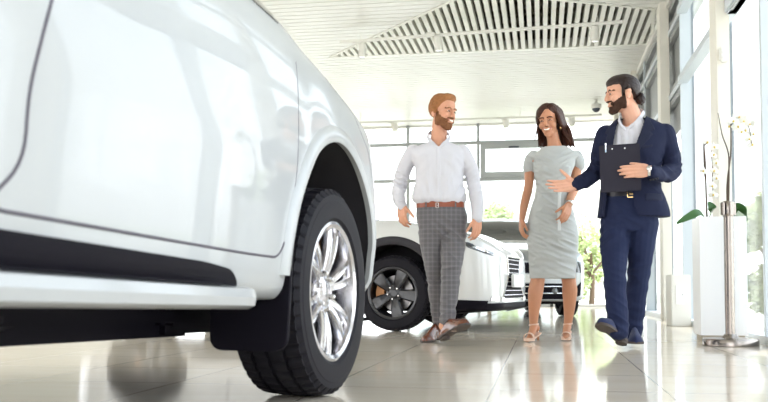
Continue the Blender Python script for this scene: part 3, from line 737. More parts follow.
# ------------------------------------------------ car 2: white crossover in side view
def small_suv(root, paint, K, AXF, AXR, tr, cut, clad, style, detail, H):
    bd = car_body(root, K, 0, (AXR, AXF), cut, 0, [paint, 'liner'], .55, tr+.02)
    bv = bvh_of(bd)
    return bd, bv
a2 = R(20); h2 = Vector((math.cos(a2), -math.sin(a2))); n2 = Vector((math.sin(a2), math.cos(a2)))    # forward, left(away)
w2 = Vector((.075, 8.22)); AF, AR = 1.33, -1.33
o2 = w2 - h2*AF + n2*.90; P2 = camxy(o2); hv = camxy(h2)
car2 = empty('car', (P2.x, P2.y, 0), math.atan2(hv.y, hv.x), 'white crossover car in side view behind the man in checked trousers, dark five-spoke wheels', 'car')
K2 = [(-2.32, .62, .50, .95, 1.10, .45, .05, .72), (-2.25, .78, .40, 1.0, 1.30, .5, .06, .72), (-2.0, .88, .28, 1.0, 1.50, .54, .08, .70), (-1.3, .92, .22, .99, 1.62, .56, .08, .68), (-.2, .92, .22, .97, 1.64, .57, .08, .68), (.15, .92, .22, .97, 1.58, .58, .08, .68),
      (.82, .92, .22, .97, 1.10, .72, .03, .68), (1.0, .92, .22, .965, 1.06, .72, .02, .68), (1.33, .925, .22, .965, 1.05, .70, .015, .66), (1.75, .92, .22, .87, .97, .64, .02, .62), (1.98, .90, .20, .83, .92, .58, .03, .58), (2.12, .85, .20, .775, .85, .50, .03, .54), (2.22, .74, .20, .715, .77, .40, .03, .52), (2.27, .60, .22, .67, .71, .32, .02, .50)]
bd2, bv2 = small_suv(car2, 'pearl_paint', K2, AF, AR, .36, .43, .5, 'cross', 1, 1.64)
def dress_small(root, bv, AF, AR, tr, clad_mat, zsill):
    for s, PR in ((-1, SIDE(-1)), (1, SIDE(1))):
        for ax in (AF, AR): arch_trim(bv, ax, s, .38, .425, .50, .016, 'wheel_arch_cladding', clad_mat, root, -14, 194)
        patch(bv, PR, [(AR+.52, .20), (AF-.52, .20), (AF-.52, .33), (AR+.52, .33)], .01).obj('sill_panel', clad_mat, root, 50)
        patch(bv, PR, [(-.35, 1.05), (.62, 1.05), (.2, 1.42), (-.3, 1.46)], .004).obj('side_window', 'car_glass', root, 60)
        patch(bv, PR, [(-1.3, 1.05), (-.4, 1.05), (-.36, 1.46), (-1.1, 1.44)], .004).obj('side_window', 'car_glass', root, 60)
        dsm = rounded([(.80, 1.0), (.82, .8), (.80, .36), (-.35, .36), (-.38, .9), (-.38, 1.03)], .08); seam(bv, PR, dsm, .0035).obj('door_seam', 'seam', root, 60)
        dsm = rounded([(-.38, .36), (-.85, .36), (-1.15, .9), (-1.2, 1.03)], .08); seam(bv, PR, dsm, .0035).obj('door_seam', 'seam', root, 60)
        for xh in (-.12, -1.0):
            h, nn = hit(bv, *PR(xh, .86)); b = MB(); b.tube([h+Vector((-.09, 0, 0)), h+Vector((-.07, s*.03, 0)), h+Vector((.07, s*.03, 0)), h+Vector((.09, 0, 0))], .011, 8); b.obj('door_handle', 'chrome', root, 50)
        T = Matrix.Translation((.62, s*.98, 1.08)); b = MB(); b.bbox((0, s*.04, .02), (.12, .20, .14), T, .04); b.tube([T @ Vector((0, -s*.05, -.03)), T @ Vector((.02, -s*.14, -.05))], .02); b.obj('door_mirror', bd_mat, root, 50)
    patch(bv, TOP, [(.2, -.54), (.76, -.66), (.76, .66), (.2, .54)], .004).obj('windscreen', 'car_glass', root, 60)
    patch(bv, REAR, [(-.5, 1.08), (.5, 1.08), (.42, 1.32), (-.42, 1.32)], .004).obj('rear_window', 'car_glass', root, 60)
    b = MB(); b.bbox((0, 0, .24), (4.0, 1.3, .12), bev=.04); b.obj('underbody', 'liner', root, 40)
    for ax in (AF, AR):
        for s in (-1, 1): wheel(root, ax, s, .90, tr, .235, 'cross')
bd_mat = 'pearl_paint'
dress_small(car2, bv2, AF, AR, .352, 'grey_plastic', .3)
for s in (-1, 1):
    PR = SIDE(s)
    # swept-back headlamp
    hl = patch(bv2, PR, [(2.03, .775), (2.22, .70), (2.235, .715), (1.98, .83)], .006, n=14).obj('headlamp', 'lamp_glass', car2, 60)
    patch(bv2, PR, [(2.07, .765), (2.20, .712), (2.18, .735), (2.10, .775)], .010, .002, n=8).obj('lamp_unit', 'chrome', hl, 60)
    patch(bv2, PR, [(2.02, .80), (2.09, .775), (2.08, .79), (2.03, .81)], .010, .002, n=8).obj('lamp_unit', 'gasket', hl, 60)
    seam(bv2, PR, rounded([(1.98, .83), (2.03, .77), (2.235, .69)], .03), .004).obj('lamp_surround', 'gasket', car2, 60)
    # lower lip and silver corner
    patch(bv2, PR, [(1.84, .20), (2.17, .20), (2.19, .285), (1.80, .30)], .014, n=10).obj('bumper_lip', 'black_plastic', car2, 50)
    patch(bv2, (lambda s_: (lambda y, z: ((6, s_*y, z), (-1, 0, 0))))(s), [(.40, .275), (.74, .28), (.72, .325), (.44, .315)], .010, n=8).obj('bumper_corner', 'alloy', car2, 50)
    seam(bv2, TOP, [(.9, s*.74), (1.3, s*.73), (1.7, s*.66), (2.0, s*.58)], .004).obj('bonnet_seam', 'seam', car2, 60)
patch(bv2, FRONT, [(-.80, .20), (.80, .20), (.78, .262), (-.78, .262)], .014, n=24).obj('bumper_lip', 'black_plastic', car2, 50)
# grille: spindle shape, slats, frame
gp = [(-.30, .70), (.30, .70), (.24, .52), (.50, .30), (-.50, .30), (-.24, .52)]
gr = patch(bv2, FRONT, gp, .004, rad=.03).obj('front_grille', 'black_plastic', car2, 50)
seam(bv2, FRONT, rounded(gp, .03, 4, True)+[rounded(gp, .03, 4, True)[0]], .008, .003).obj('grille_frame', 'chrome', gr, 50)
for z in np.arange(.335, .70, .042):
    w = .24+.26*(.52-z)/.22 if z < .52 else .24+.06*(z-.52)/.18
    seam(bv2, FRONT, [(-w+.015, z), (w-.015, z)], .005, .006).obj('grille_slat', 'alloy', gr, 50)
h, nn = hit(bv2, *FRONT(0, .50)); b = MB(); b.bbox((h.x+.045, 0, .47), (.03, .50, .125), bev=.008); b.obj('number_plate', 'plate', car2, 40)

# ------------------------------------------------ car 3: silver car facing the camera
q3 = Vector((1.84, 12.85)); h3 = Vector((0.02, -1)).normalized(); o3 = q3 - h3*AF; P3 = camxy(o3); hv = camxy(h3)
car3 = empty('car', (P3.x, P3.y, 0), math.atan2(hv.y, hv.x), 'silver car parked nose-on behind the woman in the grey dress', 'car')
K3 = [(k[0], k[1]-.02, k[2], k[3]+.02, k[4]-(.13 if k[4] > 1.2 else .0), k[5], k[6], k[7]) for k in K2[:-4]] + [(2.0, .88, .22, .84, .92, .66, .03, .60), (2.14, .84, .22, .80, .86, .6, .03, .58), (2.22, .78, .22, .76, .80, .55, .03, .55), (2.26, .68, .24, .72, .75, .5, .02, .53)]
bd3, bv3 = small_suv(car3, 'silver_paint', K3, AF, AR, .36, .43, .5, 'cross', 1, 1.5)
bd_mat = 'silver_paint'
for o_ in ():
    pass
dress_small(car3, bv3, AF, AR, .36, 'silver_paint', .3)
patch(bv3, FRONT, [(-.42, .60), (.42, .60), (.46, .74), (-.46, .74)], .008).obj('front_grille', 'black_plastic', car3, 50)
lg = patch(bv3, FRONT, [(-.66, .25), (.66, .25), (.62, .46), (-.62, .46)], .010).obj('lower_grille', 'black_plastic', car3, 50)
for z in (.33, .42): seam(bv3, FRONT, [(-.56, z), (.56, z)], .008, .012).obj('grille_slat', 'chrome', lg, 50)
h, nn = hit(bv3, *FRONT(0, .52)); b = MB(); b.bbox((h.x+.03, 0, .53), (.03, .50, .11), bev=.008); b.obj('number_plate', 'plate', car3, 40)
for s in (-1, 1):
    PF = (lambda s_: (lambda y, z: ((6, s_*y, z), (-1, 0, 0))))(s)
    patch(bv3, PF, [(.50, .64), (.78, .60), (.80, .76), (.52, .72)], .006).obj('headlamp', 'lamp_glass', car3, 50)
    patch(bv3, PF, [(.68, .27), (.77, .30), (.78, .48), (.70, .40)], .008).obj('fog_lamp_recess', 'black_plastic', car3, 50)
    h, nn = hit(bv3, *PF(.42, .36)); b = MB(); b.ell((h.x+.01, s*.42, .36), (.02, .045, .045)); b.obj('fog_lamp', 'lamp_glass', car3, 60)
# ================================================================ PEOPLE
class Sculpt:
    def __init__(s): s.b = MB()
    def ell(s, c, r, T=None): s.b.ell(c, r, T, 20, 14); return s
    def cap(s, p, r0, q, r1, fl=1.0, fd=None):
        return s.tube([p, q], [r0, r1], fl, fd)
    def tube(s, pts, rs, fl=1.0, fd=None, sub=6):
        """round-ended tapering limb through pts; fl flattens it along direction fd"""
        pts = [Vector(p) for p in pts]
        if len(pts) > 2:
            ks = [(i, tuple(p)+(r,)) for i, (p, r) in enumerate(zip(pts, rs))]
            # smooth (Catmull-Rom on a uniform parameter)
            V = np.array([k[1] for k in ks]); out = []
            n = len(V)
            for i in range(n-1):
                p0 = V[max(i-1, 0)]; p1 = V[i]; p2 = V[i+1]; p3 = V[min(i+2, n-1)]
                for k in range(sub):
                    t = k/sub; out.append(.5*((2*p1)+(-p0+p2)*t+(2*p0-5*p1+4*p2-p3)*t*t+(-p0+3*p1-3*p2+p3)*t**3))
            out.append(V[-1]); pts = [Vector(o[:3]) for o in out]; rs = [max(.003, o[3]) for o in out]
        d0 = (pts[1]-pts[0]).normalized(); d1 = (pts[-1]-pts[-2]).normalized()
        P = []; 
        for a in (80, 55, 30): P.append((pts[0]-d0*rs[0]*math.sin(R(a)), rs[0]*math.cos(R(a))))
        P += list(zip(pts, rs))
        for a in (30, 55, 80): P.append((pts[-1]+d1*rs[-1]*math.sin(R(a)), rs[-1]*math.cos(R(a))))
        ref = None; rings = []; N = 16
        for i, (p, r) in enumerate(P):
            d = (P[min(i+1, len(P)-1)][0]-P[max(i-1, 0)][0]).normalized()
            if fd is not None: a = Vector(fd)-d*Vector(fd).dot(d); a = a.normalized() if a.length > 1e-5 else d.orthogonal().normalized()
            else:
                if ref is None: ref = d.orthogonal().normalized()
                a = (ref-d*ref.dot(d)).normalized(); ref = a
            b = d.cross(a); rings.append([p+a*math.cos(t)*r*fl+b*math.sin(t)*r for t in [2*math.pi*k/N for k in range(N)]])
        s.b.rings(rings); return s
    def loft(s, rings, e=2.3, sub=4, N=40):
        """rings: (x, y, z, rx, ry) horizontal superellipses bottom to top or reverse"""
        V = np.array(rings, float); n = len(V); out = []
        for i in range(n-1):
            p0 = V[max(i-1, 0)]; p1 = V[i]; p2 = V[i+1]; p3 = V[min(i+2, n-1)]
            for k in range(sub):
                t = k/sub; out.append(.5*((2*p1)+(-p0+p2)*t+(2*p0-5*p1+4*p2-p3)*t*t+(-p0+3*p1-3*p2+p3)*t**3))
        out.append(V[-1]); rs = []
        for x, y, z, rx, ry in out:
            ring = []
            for k in range(N):
                t = 2*math.pi*k/N; c, sn = math.cos(t), math.sin(t); ring.append(Vector((x+abs(c)**(2/e)*math.copysign(rx, c), y+abs(sn)**(2/e)*math.copysign(ry, sn), z)))
            rs.append(ring)
        s.b.rings(rs); return s
    def done(s, name, m, parent, voxel=.006, smooth=4, disp=None, cut=None, keep=None):
        o = s.b.obj('tmp', m)
        md = o.modifiers.new('r', 'REMESH'); md.mode = 'VOXEL'; md.voxel_size = voxel; md.use_smooth_shade = True
        if smooth: sm = o.modifiers.new('s', 'SMOOTH'); sm.factor = .5; sm.iterations = smooth
        me = evaluated(o); kill(o)
        if disp:
            nv = len(me.vertices); co = np.empty(nv*3); me.vertices.foreach_get('co', co); co = co.reshape(-1, 3)
            no = np.empty(nv*3); me.vertex_normals.foreach_get('vector', no); no = no.reshape(-1, 3)
            co += no*disp(co, no)[:, None]; me.vertices.foreach_set('co', co.ravel()); me.update()
        if cut:     # delete faces whose centre is inside the opening
            bm = bmesh.new(); bm.from_mesh(me); bmesh.ops.delete(bm, geom=[f for f in bm.faces if cut(f.calc_center_median(), f.normal)], context='FACES')
            bm.to_mesh(me); bm.free()
        me.name = name; return mesh_obj(name, me, m, parent, 180)
def vnoise(co, scale, seed=0, st=(1, 1, 1)):
    return np.array([noise.noise(Vector((p[0]*scale*st[0]+seed, p[1]*scale*st[1]+seed*.7, p[2]*scale*st[2]))) for p in co])
def shell(src, name, m, parent, f, eps=.0015, extra=None):
    """a layer over part of a surface: f(co,no)-> thickness per vertex (<=0 outside); closed underneath by the body itself"""
    me = src.data; nv = len(me.vertices); co = np.empty(nv*3); me.vertices.foreach_get('co', co); co = co.reshape(-1, 3)
    no = np.empty(nv*3); me.vertex_normals.foreach_get('vector', no); no = no.reshape(-1, 3)
    th = f(co, no); on = th > 0; vs = []; idx = {}; fs = []
    for p in me.polygons:
        v = list(p.vertices)
        if any(on[i] for i in v):
            for i in v:
                if i not in idx: idx[i] = len(vs); t = th[i] if on[i] else -eps; vs.append(Vector(co[i])+Vector(no[i])*t)
            fs.append([idx[i] for i in v])
    if not fs: return None
    n = len(vs)
    from collections import Counter
    ec = Counter(); 
    for fc in fs:
        for a, c in zip(fc, fc[1:]+fc[:1]): ec[(min(a, c), max(a, c))] += 1
    # inner skin so the layer has thickness
    inv = {v: k for k, v in idx.items()}
    vs2 = [Vector(co[inv[i]])-Vector(no[inv[i]])*eps*2 for i in range(n)]
    fs2 = [[i+n for i in fc[::-1]] for fc in fs]; rim = []
    for fc in fs:
        for a, c in zip(fc, fc[1:]+fc[:1]):
            if ec[(min(a, c), max(a, c))] == 1: rim.append([c, a, a+n, c+n])
    m_ = bpy.data.meshes.new(name); m_.from_pydata(vs+vs2, [], fs+fs2+rim)
    return mesh_obj(name, m_, m, parent, 180)

class Fig:
    """pixel-to-body helper: local frame faces the camera (-y), x to the right of the picture, z up"""
    def __init__(s, px, D, name, label, turn=0):
        p = place(px, HOR, D); s.D = math.hypot(p.x, p.y); a = math.atan2(p.y, p.x)-math.pi/2
        s.root = empty(name, (p.x, p.y, 0), a, label, 'person'); s.inv = (Matrix.Translation((p.x, p.y, 0)) @ Matrix.Rotation(a, 4, 'Z')).inverted(); s.c = s.inv @ CAM
    def __call__(s, px, py, d=0.):
        w = s.inv.to_3x3() @ ray(px, py); return s.c + w*((d-s.c.y)/w.y)
    def m(s, n): return n*s.D/F      # pixels to metres at the figure
    def ring(s, pxl, pxr, py, ry, d=0.):
        a = s(pxl, py, d); b = s(pxr, py, d); return ((a.x+b.x)/2, d, (a.z+b.z)/2, (b.x-a.x)/2, ry)

def smoothstep(a, b, x): t = np.clip((x-a)/(b-a), 0, 1); return t*t*(3-2*t)
def head_matrix(c, yaw, pitch, roll, sc):
    return Matrix.Translation(c) @ Matrix.Rotation(yaw, 4, 'Z') @ Matrix.Rotation(roll, 4, 'Y') @ Matrix.Rotation(pitch, 4, 'X') @ Matrix.Scale(sc, 4)
def add_head(S, H, fem=False, nose=1.):
    e = lambda c, r: S.ell(c, r, H)
    e((0, .018, .040), (.076, .094, .082)); e((0, -.008, .052), (.068, .082, .068)); e((0, -.028, -.018), (.062 if not fem else .058, .060, .080))
    j = .050 if not fem else .041
    e((0, -.030, -.066), (j, .052, .040)); e((0, -.072, -.092), (.022 if not fem else .017, .020, .020)); e((0, -.052, -.078), (.036, .036, .028))
    for s in (-1, 1):
        e((s*.036, -.058, -.022), (.026, .026, .026)); e((s*.028, -.079, .034), (.026, .011, .009)); e((s*(.045 if not fem else .038), -.01, -.05), (.018, .035, .035) if not fem else (.012, .030, .032))
        e((s*.079, .013, -.002), (.010, .020, .032)); e((s*.086, .020, .012), (.008, .015, .017)); e((s*.081, .008, -.028), (.008, .010, .011))
        e((s*.012, -.097, -.024), (.009, .010, .008)); e((s*.031, -.074, .013), (.017, .012, .010))
    S.tube([H @ Vector(p) for p in ((0, -.083, .034), (0, -.096, .008), (0, -.108*nose, -.016))], [.009*H.median_scale, .010*H.median_scale, .0125*H.median_scale])
    e((0, -.086, -.046), (.024, .014, .010)); e((0, -.087, -.058), (.021, .014, .009)); e((0, -.080, -.052), (.032, .016, .018))
def face_parts(body, root, H, skin_side, lipmat='lips', brow='ginger_beard', smile=1., bt=.0022):
    Hi = H.inverted(); sc = H.median_scale
    A = np.array(Hi.to_3x3()); t0 = np.array(Hi.translation)
    def L(co): return co @ A.T + t0
    for s in (-1, 1):
        b = MB(); T = H @ Matrix.Translation((s*.030, -.0825, .0125)); b.ell((0, 0, 0), (.0115, .0050, .0042), T); eo = b.obj('eye', 'eye_white', root, 60)
        b = MB(); b.ell((0, -.0030, .0002), (.0060, .0032, .0044), T); b.obj('iris', 'iris', eo, 60)
        b = MB(); pts = [H @ Vector((s*(.030+x), -.0870+abs(x)*.18, .0172-.9*x*x/.015-.0012)) for x in (-.013, -.007, 0, .007, .013)]; b.tube(pts, [.0012, .0020, .0022, .0020, .0012], 6); b.obj('upper_lashes', 'iris', eo, 60)
    def fb(co, no):
        q = L(co); th = np.zeros(len(q)); ax = np.abs(q[:, 0])
        zc = .032+.0045*np.sin(np.clip((ax-.012)/.034, 0, 1)*math.pi); d = np.abs(q[:, 2]-zc)
        return np.where((q[:, 1] < -.03) & (ax > .011) & (ax < .048) & (d < .0045), bt*sc, 0)
    shell(body, 'eyebrow', brow, root, fb)
    # mouth: open smile
    w = .026*smile
    b = MB(); up = []; 
    for i in range(13):
        u = -1+2*i/12; x = u*w; y = -.0975+.018*u*u; z = -.0455+.007*u*u*smile; up.append((x, y, z))
    lo = [(x*.93, y+.002, -.0635+.0175*(x/w)**2*1.0 if True else 0) for x, y, z in up]
    rs = []
    for p, q in zip(up, lo): rs.append([H @ Vector((p[0], p[1], p[2])), H @ Vector(((p[0]+q[0])/2, p[1]-.003, (p[2]+q[2])/2)), H @ Vector(q), H @ Vector(((p[0]+q[0])/2, p[1]+.008, (p[2]+q[2])/2))])
    b.rings(rs); mo = b.obj('mouth', 'lip', root, 60)
    b = MB(); rs = []
    for i in range(9):
        u = -1+2*i/8; x = u*w*.78; y = -.1015+.016*u*u; z = -.0515+.006*u*u; h_ = .0042*(1-.6*u*u)+.0008
        rs.append([H @ Vector((x, y, z+h_)), H @ Vector((x, y-.0016, z)), H @ Vector((x, y, z-h_)), H @ Vector((x, y+.006, z))])
    b.rings(rs); b.obj('teeth', 'teeth', mo, 60)
    return L
def hand(S, wrist, d, n, th, size=1., curl=(25, 25, 20), tcurl=20, spread=6, tang=45, curls=None):
    """d finger direction, n palm normal (palm faces n), th direction toward the thumb side"""
    d = Vector(d).normalized(); th = Vector(th); th = (th-d*th.dot(d)).normalized(); n_ = Vector(n); n = (n_-d*n_.dot(d)-th*n_.dot(th)).normalized(); W = Vector(wrist); k = size
    kn = []
    for i, (off, ln) in enumerate(((.031, .088), (.0105, .093), (-.0105, .089), (-.030, .081))): kn.append(W+d*ln*k+th*off*k)
    for i in range(4): S.tube([W+th*(.016-.011*i)*k, W+d*.045*k+th*(.026-.018*i)*k, kn[i]], [.0165*k, .0150*k, .0112*k])
    S.tube([W+th*.012*k, W+d*.035*k+th*.030*k-n*-.006*k, W+d*.055*k+th*.036*k+n*.008*k], [.016*k, .017*k, .011*k])
    segs = ((.042, .026, .022), (.047, .030, .024), (.044, .028, .023), (.034, .021, .020))
    for i in range(4):
        c = curls[i] if curls else curl; a = 0; p = kn[i]; sp = R(spread)*(1.5-i)*.7; dd = (d*math.cos(sp)+th*math.sin(sp)).normalized(); pts = [p]; 
        for j in range(3):
            a += R(c[j]); q = dd*math.cos(a)+n*math.sin(a); p = p+q*segs[i][j]*k; pts.append(p)
        rr = .0092 if i < 3 else .0082; S.tube(pts, [rr*1.05*k, rr*k, rr*.92*k, rr*.78*k], sub=4)
    p = W+d*.028*k+th*.030*k+n*.006*k; a = R(tang); v = (d*math.cos(a)+th*math.sin(a)+n*.25).normalized(); pts = [p]; 
    for j, l in enumerate((.040, .030, .024)):
        p = p+v*l*k; pts.append(p); v = (v*math.cos(R(tcurl))+(d*.6+n*.5).normalized()*math.sin(R(tcurl))).normalized()
    S.tube(pts, [.0135*k, .0115*k, .0100*k, .0082*k], sub=4)
def shoe(parent, heel, d, up, L_=.29, w=.048, h=.075, mat_='shoe', solem='sole', solet=.012, heelh=.022, open_top=True, name='shoe'):
    """heel: back bottom of the heel, d toe direction"""
    d = Vector(d).normalized(); u = Vector(up); u = (u-d*u.dot(d)).normalized(); s = d.cross(u); H0 = Vector(heel)
    prof = [(0.0, .018, .030, .2), (.02, .030, .085, .1), (.06, .034, .100, 0), (.11, .035, .095, -.0), (.15, .038, .078, -.0), (.20, .047, .062, 0), (.24, .047, .050, 0), (.275, .038, .040, 0), (.295, .022, .030, 0), (.302, .008, .018, 0)]
    rs = []; sr = []
    for x, hw, hh, _ in prof:
        x2 = x*L_/.302; hw *= w/.048; hh *= h/.075; c = H0+d*x2+u*(solet)
        ring = []
        for k in range(24):
            t = 2*math.pi*k/24; cx, sx = math.cos(t), math.sin(t); y = cx*hw*(1-.38*max(0, sx)); z = hh*(max(0, sx)**.85) if sx > 0 else sx*.004; ring.append(c+s*y+u*z)
        rs.append(ring); 
        arch_ = .010*math.sin(math.pi*min(1, max(0, (x-.085)/.11))) if .085 < x < .195 else 0
        hz = -heelh*.0
        o_ = hw+.004; b0 = (0 if x > .085 else -0.0)
        sr.append([H0+d*x2+s*o_+u*(solet+.003), H0+d*x2+s*(o_)+u*arch_, H0+d*x2-s*o_+u*arch_, H0+d*x2-s*o_+u*(solet+.003)])
    b = MB(); b.rings(rs); o = b.obj(name, mat_, parent, 60)
    b = MB(); b.rings(sr); so_ = b.obj('sole', solem, o, 40)
    b = MB(); rr = []
    for zz, f in ((0, 1), (-heelh, .93)):
        ring = []
        for k in range(20):
            t = 2*math.pi*k/20; x = .036+.040*math.cos(t); ring.append(H0+d*max(.0, x)*L_/.302+s*math.sin(t)*.035*f*w/.048+u*(zz+.002))
        rr.append(ring)
    b.rings(rr); b.obj('shoe_heel', solem, o, 40)
    return o
def creases(lst):
    """cloth folds: (centre, radius, fold direction in xz degrees, frequency, depth)"""
    def f(co, no):
        out = np.zeros(len(co))
        for k, (c, rad, ang, fr, amp) in enumerate(lst):
            d = co-np.array(c); r2 = (d**2).sum(1); wgt = np.exp(-r2/(rad*1.15)**2); a = math.radians(ang)
            idx = np.nonzero(wgt > .04)[0]; ca, sa = math.cos(a), math.sin(a)
            for i in idx:
                x, y, z = d[i]; u = (x*ca+z*sa)*fr*.42; v = (-x*sa+z*ca)*fr*.10
                n = noise.noise(Vector((u+k*7.3, v+y*fr*.12, k*3.1+y*fr*.10))); out[i] += amp*1.5*wgt[i]*(.45-2.2*abs(n))
        return out
    return f

# ------------------------------------------------ person A: bearded man in the white shirt
A = Fig(445, 6.57, 'person', 'ginger-bearded man in a white shirt, brown belt and grey checked trousers, walking')
HA = head_matrix(A(442.6, 113.4, 0.0), R(48), R(9), R(3), 1.06)
S = Sculpt(); add_head(S, HA)
S.tube([A(438, 147, .03), A(439, 136, .02), A(440, 122, .02)], [.072, .060, .056])
S.loft([A.ring(420, 461, 232, .09), A.ring(419, 462, 215, .10), A.ring(421, 458, 200, .09), A.ring(418, 460, 175, .095), A.ring(413, 463, 156, .09), A.ring(425, 452, 146, .06)])
# arms
S.tube([A(411, 153, .02), A(400.8, 184, .05), A(399.5, 197, .04), A(402, 206, .02)], [.042, .034, .030, .027]); S.tube([A(464, 153, .0), A(473, 184, .0), A(477, 220, -.10)], [.045, .038, .027])
hand(S, A(402, 205, .02), A(402, 224, -.01)-A(402, 205, .02), (.75, .6, 0), (.8, -.6, 0), 1.0, (22, 36, 26), 10, 4, 40)
hand(S, A(477, 218, -.10), A(477, 236, -.12)-A(477, 218, -.10), (-.75, .6, 0), (-.8, -.6, 0), .97, (22, 34, 24), 10, 4, 30)
# legs (back leg and front leg)
S.tube([A(432, 232, 0), A(434.5, 272, -.01), A(438.2, 302, .09), A(439.5, 330, .20)], [.06, .044, .038, .032]); S.tube([A(452, 234, 0), A(451, 272, -.13), A(449, 300, -.19), A(444.5, 327, -.25)], [.06, .044, .038, .034])
S.tube([A(438, 328, .20), A(431, 336, .10)], [.035, .03]); S.tube([A(443.5, 326, -.25), A(445.5, 331, -.27)], [.035, .025])
bodyA = S.done('body', 'skin', A.root, .0042, 2)
LA = face_parts(bodyA, A.root, HA, 1, brow='ginger_beard', smile=1.2, bt=.0015)
def hairA(co, no):
    q = LA(co); x, y, z = q[:, 0], q[:, 1], q[:, 2]; n = vnoise(co, 70, 3); ax = np.abs(x)
    line = np.clip(.088-(y+.062)*1.25+.10*np.maximum(0, ax-.03)*(y < -.03), -.045, .088); line = np.where(y > .012, .0-(y-.012)*1.0, line); line = np.maximum(line, -.045)
    line = np.where((y > -.012) & (y < .008) & (ax > .055), -.012, line)     # sideburn
    n2 = vnoise(co, 160, 5); t = smoothstep(-.004, .035, z-line)*(.006+.016*smoothstep(.0, -.08, y)*smoothstep(.06, .10, z)+.010*smoothstep(.06, .11, z))+(.0035*n+.003*n2)*smoothstep(.0, .03, z-line)+.0015
    t = np.where((ax > .071) & (z < .022) & (y > -.008) & (y < .035), 0, t)
    return np.where((z > line) & (q[:, 2] > -.06), np.maximum(t, .001), 0)*1.1
shell(bodyA, 'hair', 'ginger', A.root, hairA)
def beard(L, th0, rad, mous=True, low=-.2, seed=4):
    def f(co, no):
        q = L(co); x, y, z = q[:, 0], q[:, 1], q[:, 2]; ax = np.abs(x); n = vnoise(co, 110, seed)
        cheek = -.012+(y+.02)*.55                      # line rising toward the ear
        cheek = np.where(ax < .034, -.040+.3*np.maximum(0, ax-.024), np.minimum(cheek, -.036+1.2*np.maximum(0, ax-.034)+np.maximum(0, y+.05)*.9))
        cheek = np.where((y > -.018) & (ax > .045), .004, cheek)+.006*vnoise(co, 230, seed+3)
        m = (z < cheek) & (z > -.122) & (y < .002+.0*z) & ((z > -.088) | (y < -.034+(-.088-z)*-.6))
        mouth = (ax < .0255) & (z < -.042+.007*(ax/.026)) & (z > -.066) & (y < -.07)
        mo = (z < -.029+.0*ax) & (z > -.0425) & (ax < .030) & (y < -.07)
        edge = smoothstep(-.001, .018, cheek-z)
        t = th0*edge*(1+.6*smoothstep(-.07, -.10, z)*smoothstep(-.04, -.08, y))+.0022*n+.0018
        m &= ~((ax > .067) & (y > -.014)); return np.where((m & ~mouth), np.maximum(t, .0012), np.where(mo & mous & ~mouth, .0035, 0))
    return f
shell(bodyA, 'beard', 'ginger_beard', A.root, beard(LA, .0055, 0))
# shirt
S = Sculpt()
S.loft([A.ring(417.5, 464, 204.5, .112), A.ring(412.5, 466.5, 199.5, .132), A.ring(413, 465.5, 192, .128), A.ring(415.5, 463.5, 180, .122), A.ring(414.5, 464.5, 165, .125), A.ring(411, 466, 157, .115), A.ring(410, 466.5, 151.5, .095), A.ring(417, 459, 146.5, .078), A.ring(427, 450, 142.5, .068, .01)], 2.4)
S.tube([A(413, 152.5, .01), A(404.5, 168, .04), A(400.0, 184, .05), A(398.5, 197, .04), A(402, 206, .02)], [.060, .058, .054, .050, .038])
S.tube([A(462.5, 152.5, .0), A(470.3, 168, .0), A(474, 185, -.0), A(477, 203, -.05), A(477.3, 218, -.10)], [.060, .056, .052, .047, .040])
cr = creases([(tuple(A(402, 184, 0)), .09, 65, 60, .010), (tuple(A(473, 186, 0)), .09, -60, 60, .010), (tuple(A(400, 200, 0)), .05, 80, 80, .006), (tuple(A(477, 212, 0)), .05, 85, 80, .006),
              (tuple(A(420, 165, -.1)), .10, -40, 38, .006), (tuple(A(459, 165, -.1)), .10, 40, 38, .006), (tuple(A(428, 192, -.1)), .11, 20, 45, .007), (tuple(A(455, 192, -.1)), .11, -25, 45, .007), (tuple(A(440, 198, -.1)), .16, 5, 50, .004)])
neckA = A(438.5, 140, -.06)
shirtA = S.done('shirt', 'shirt', A.root, .0058, 3, cr, cut=lambda c, n: c.y < -.01 and c.z > A(438, 148.5).z and abs(c.x-neckA.x) < .07*((c.z-A(438, 149).z)/.09))
def poly_shell(fig, P, t, front=True, nmin=.15, d=-.12):
    LP = [(fig(x, y, d).x, fig(x, y, d).z) for x, y in P]
    def f(co, no):
        x, z = co[:, 0], co[:, 2]; inside = np.zeros(len(co), bool); n = len(LP)
        for i in range(n):
            x0, z0 = LP[i]; x1, z1 = LP[(i+1) % n]; c = ((z0 > z) != (z1 > z)); xi = (x1-x0)*(z-z0)/(z1-z0+1e-12)+x0; inside ^= c & (x < xi)
        return np.where(inside & (no[:, 1] < -nmin), t, 0)
    return f
shell(shirtA, 'placket', 'shirt', shirtA, poly_shell(A, [(436.8, 147), (440.8, 147), (440.8, 201.5), (436.8, 201.5)], .003))
def band(P0, P1, P2, w, th, name, m, parent, up=(0, 0, 1)):
    pass
def collar(parent, fig, pts, hgt, lean, m, name='collar', th=.004):
    """standing strip along pts (px,py,d); each with height"""
    b = MB(); rs = []
    P = [fig(*p) for p in pts]; c = sum(P, Vector())/len(P)
    for i, p in enumerate(P):
        o_ = Vector((p.x-c.x, p.y-c.y, 0)).normalized(); h_ = hgt[i] if isinstance(hgt, (list, tuple)) else hgt
        rs.append([p, p+Vector((0, 0, h_))-o_*lean, p+Vector((0, 0, h_))-o_*(lean-th)+Vector((0, 0, .002)), p+o_*(.009)-Vector((0, 0, .006)), p+o_*.007-Vector((0, 0, .008))])
    b.rings(rs); return b.obj(name, m, parent, 50)
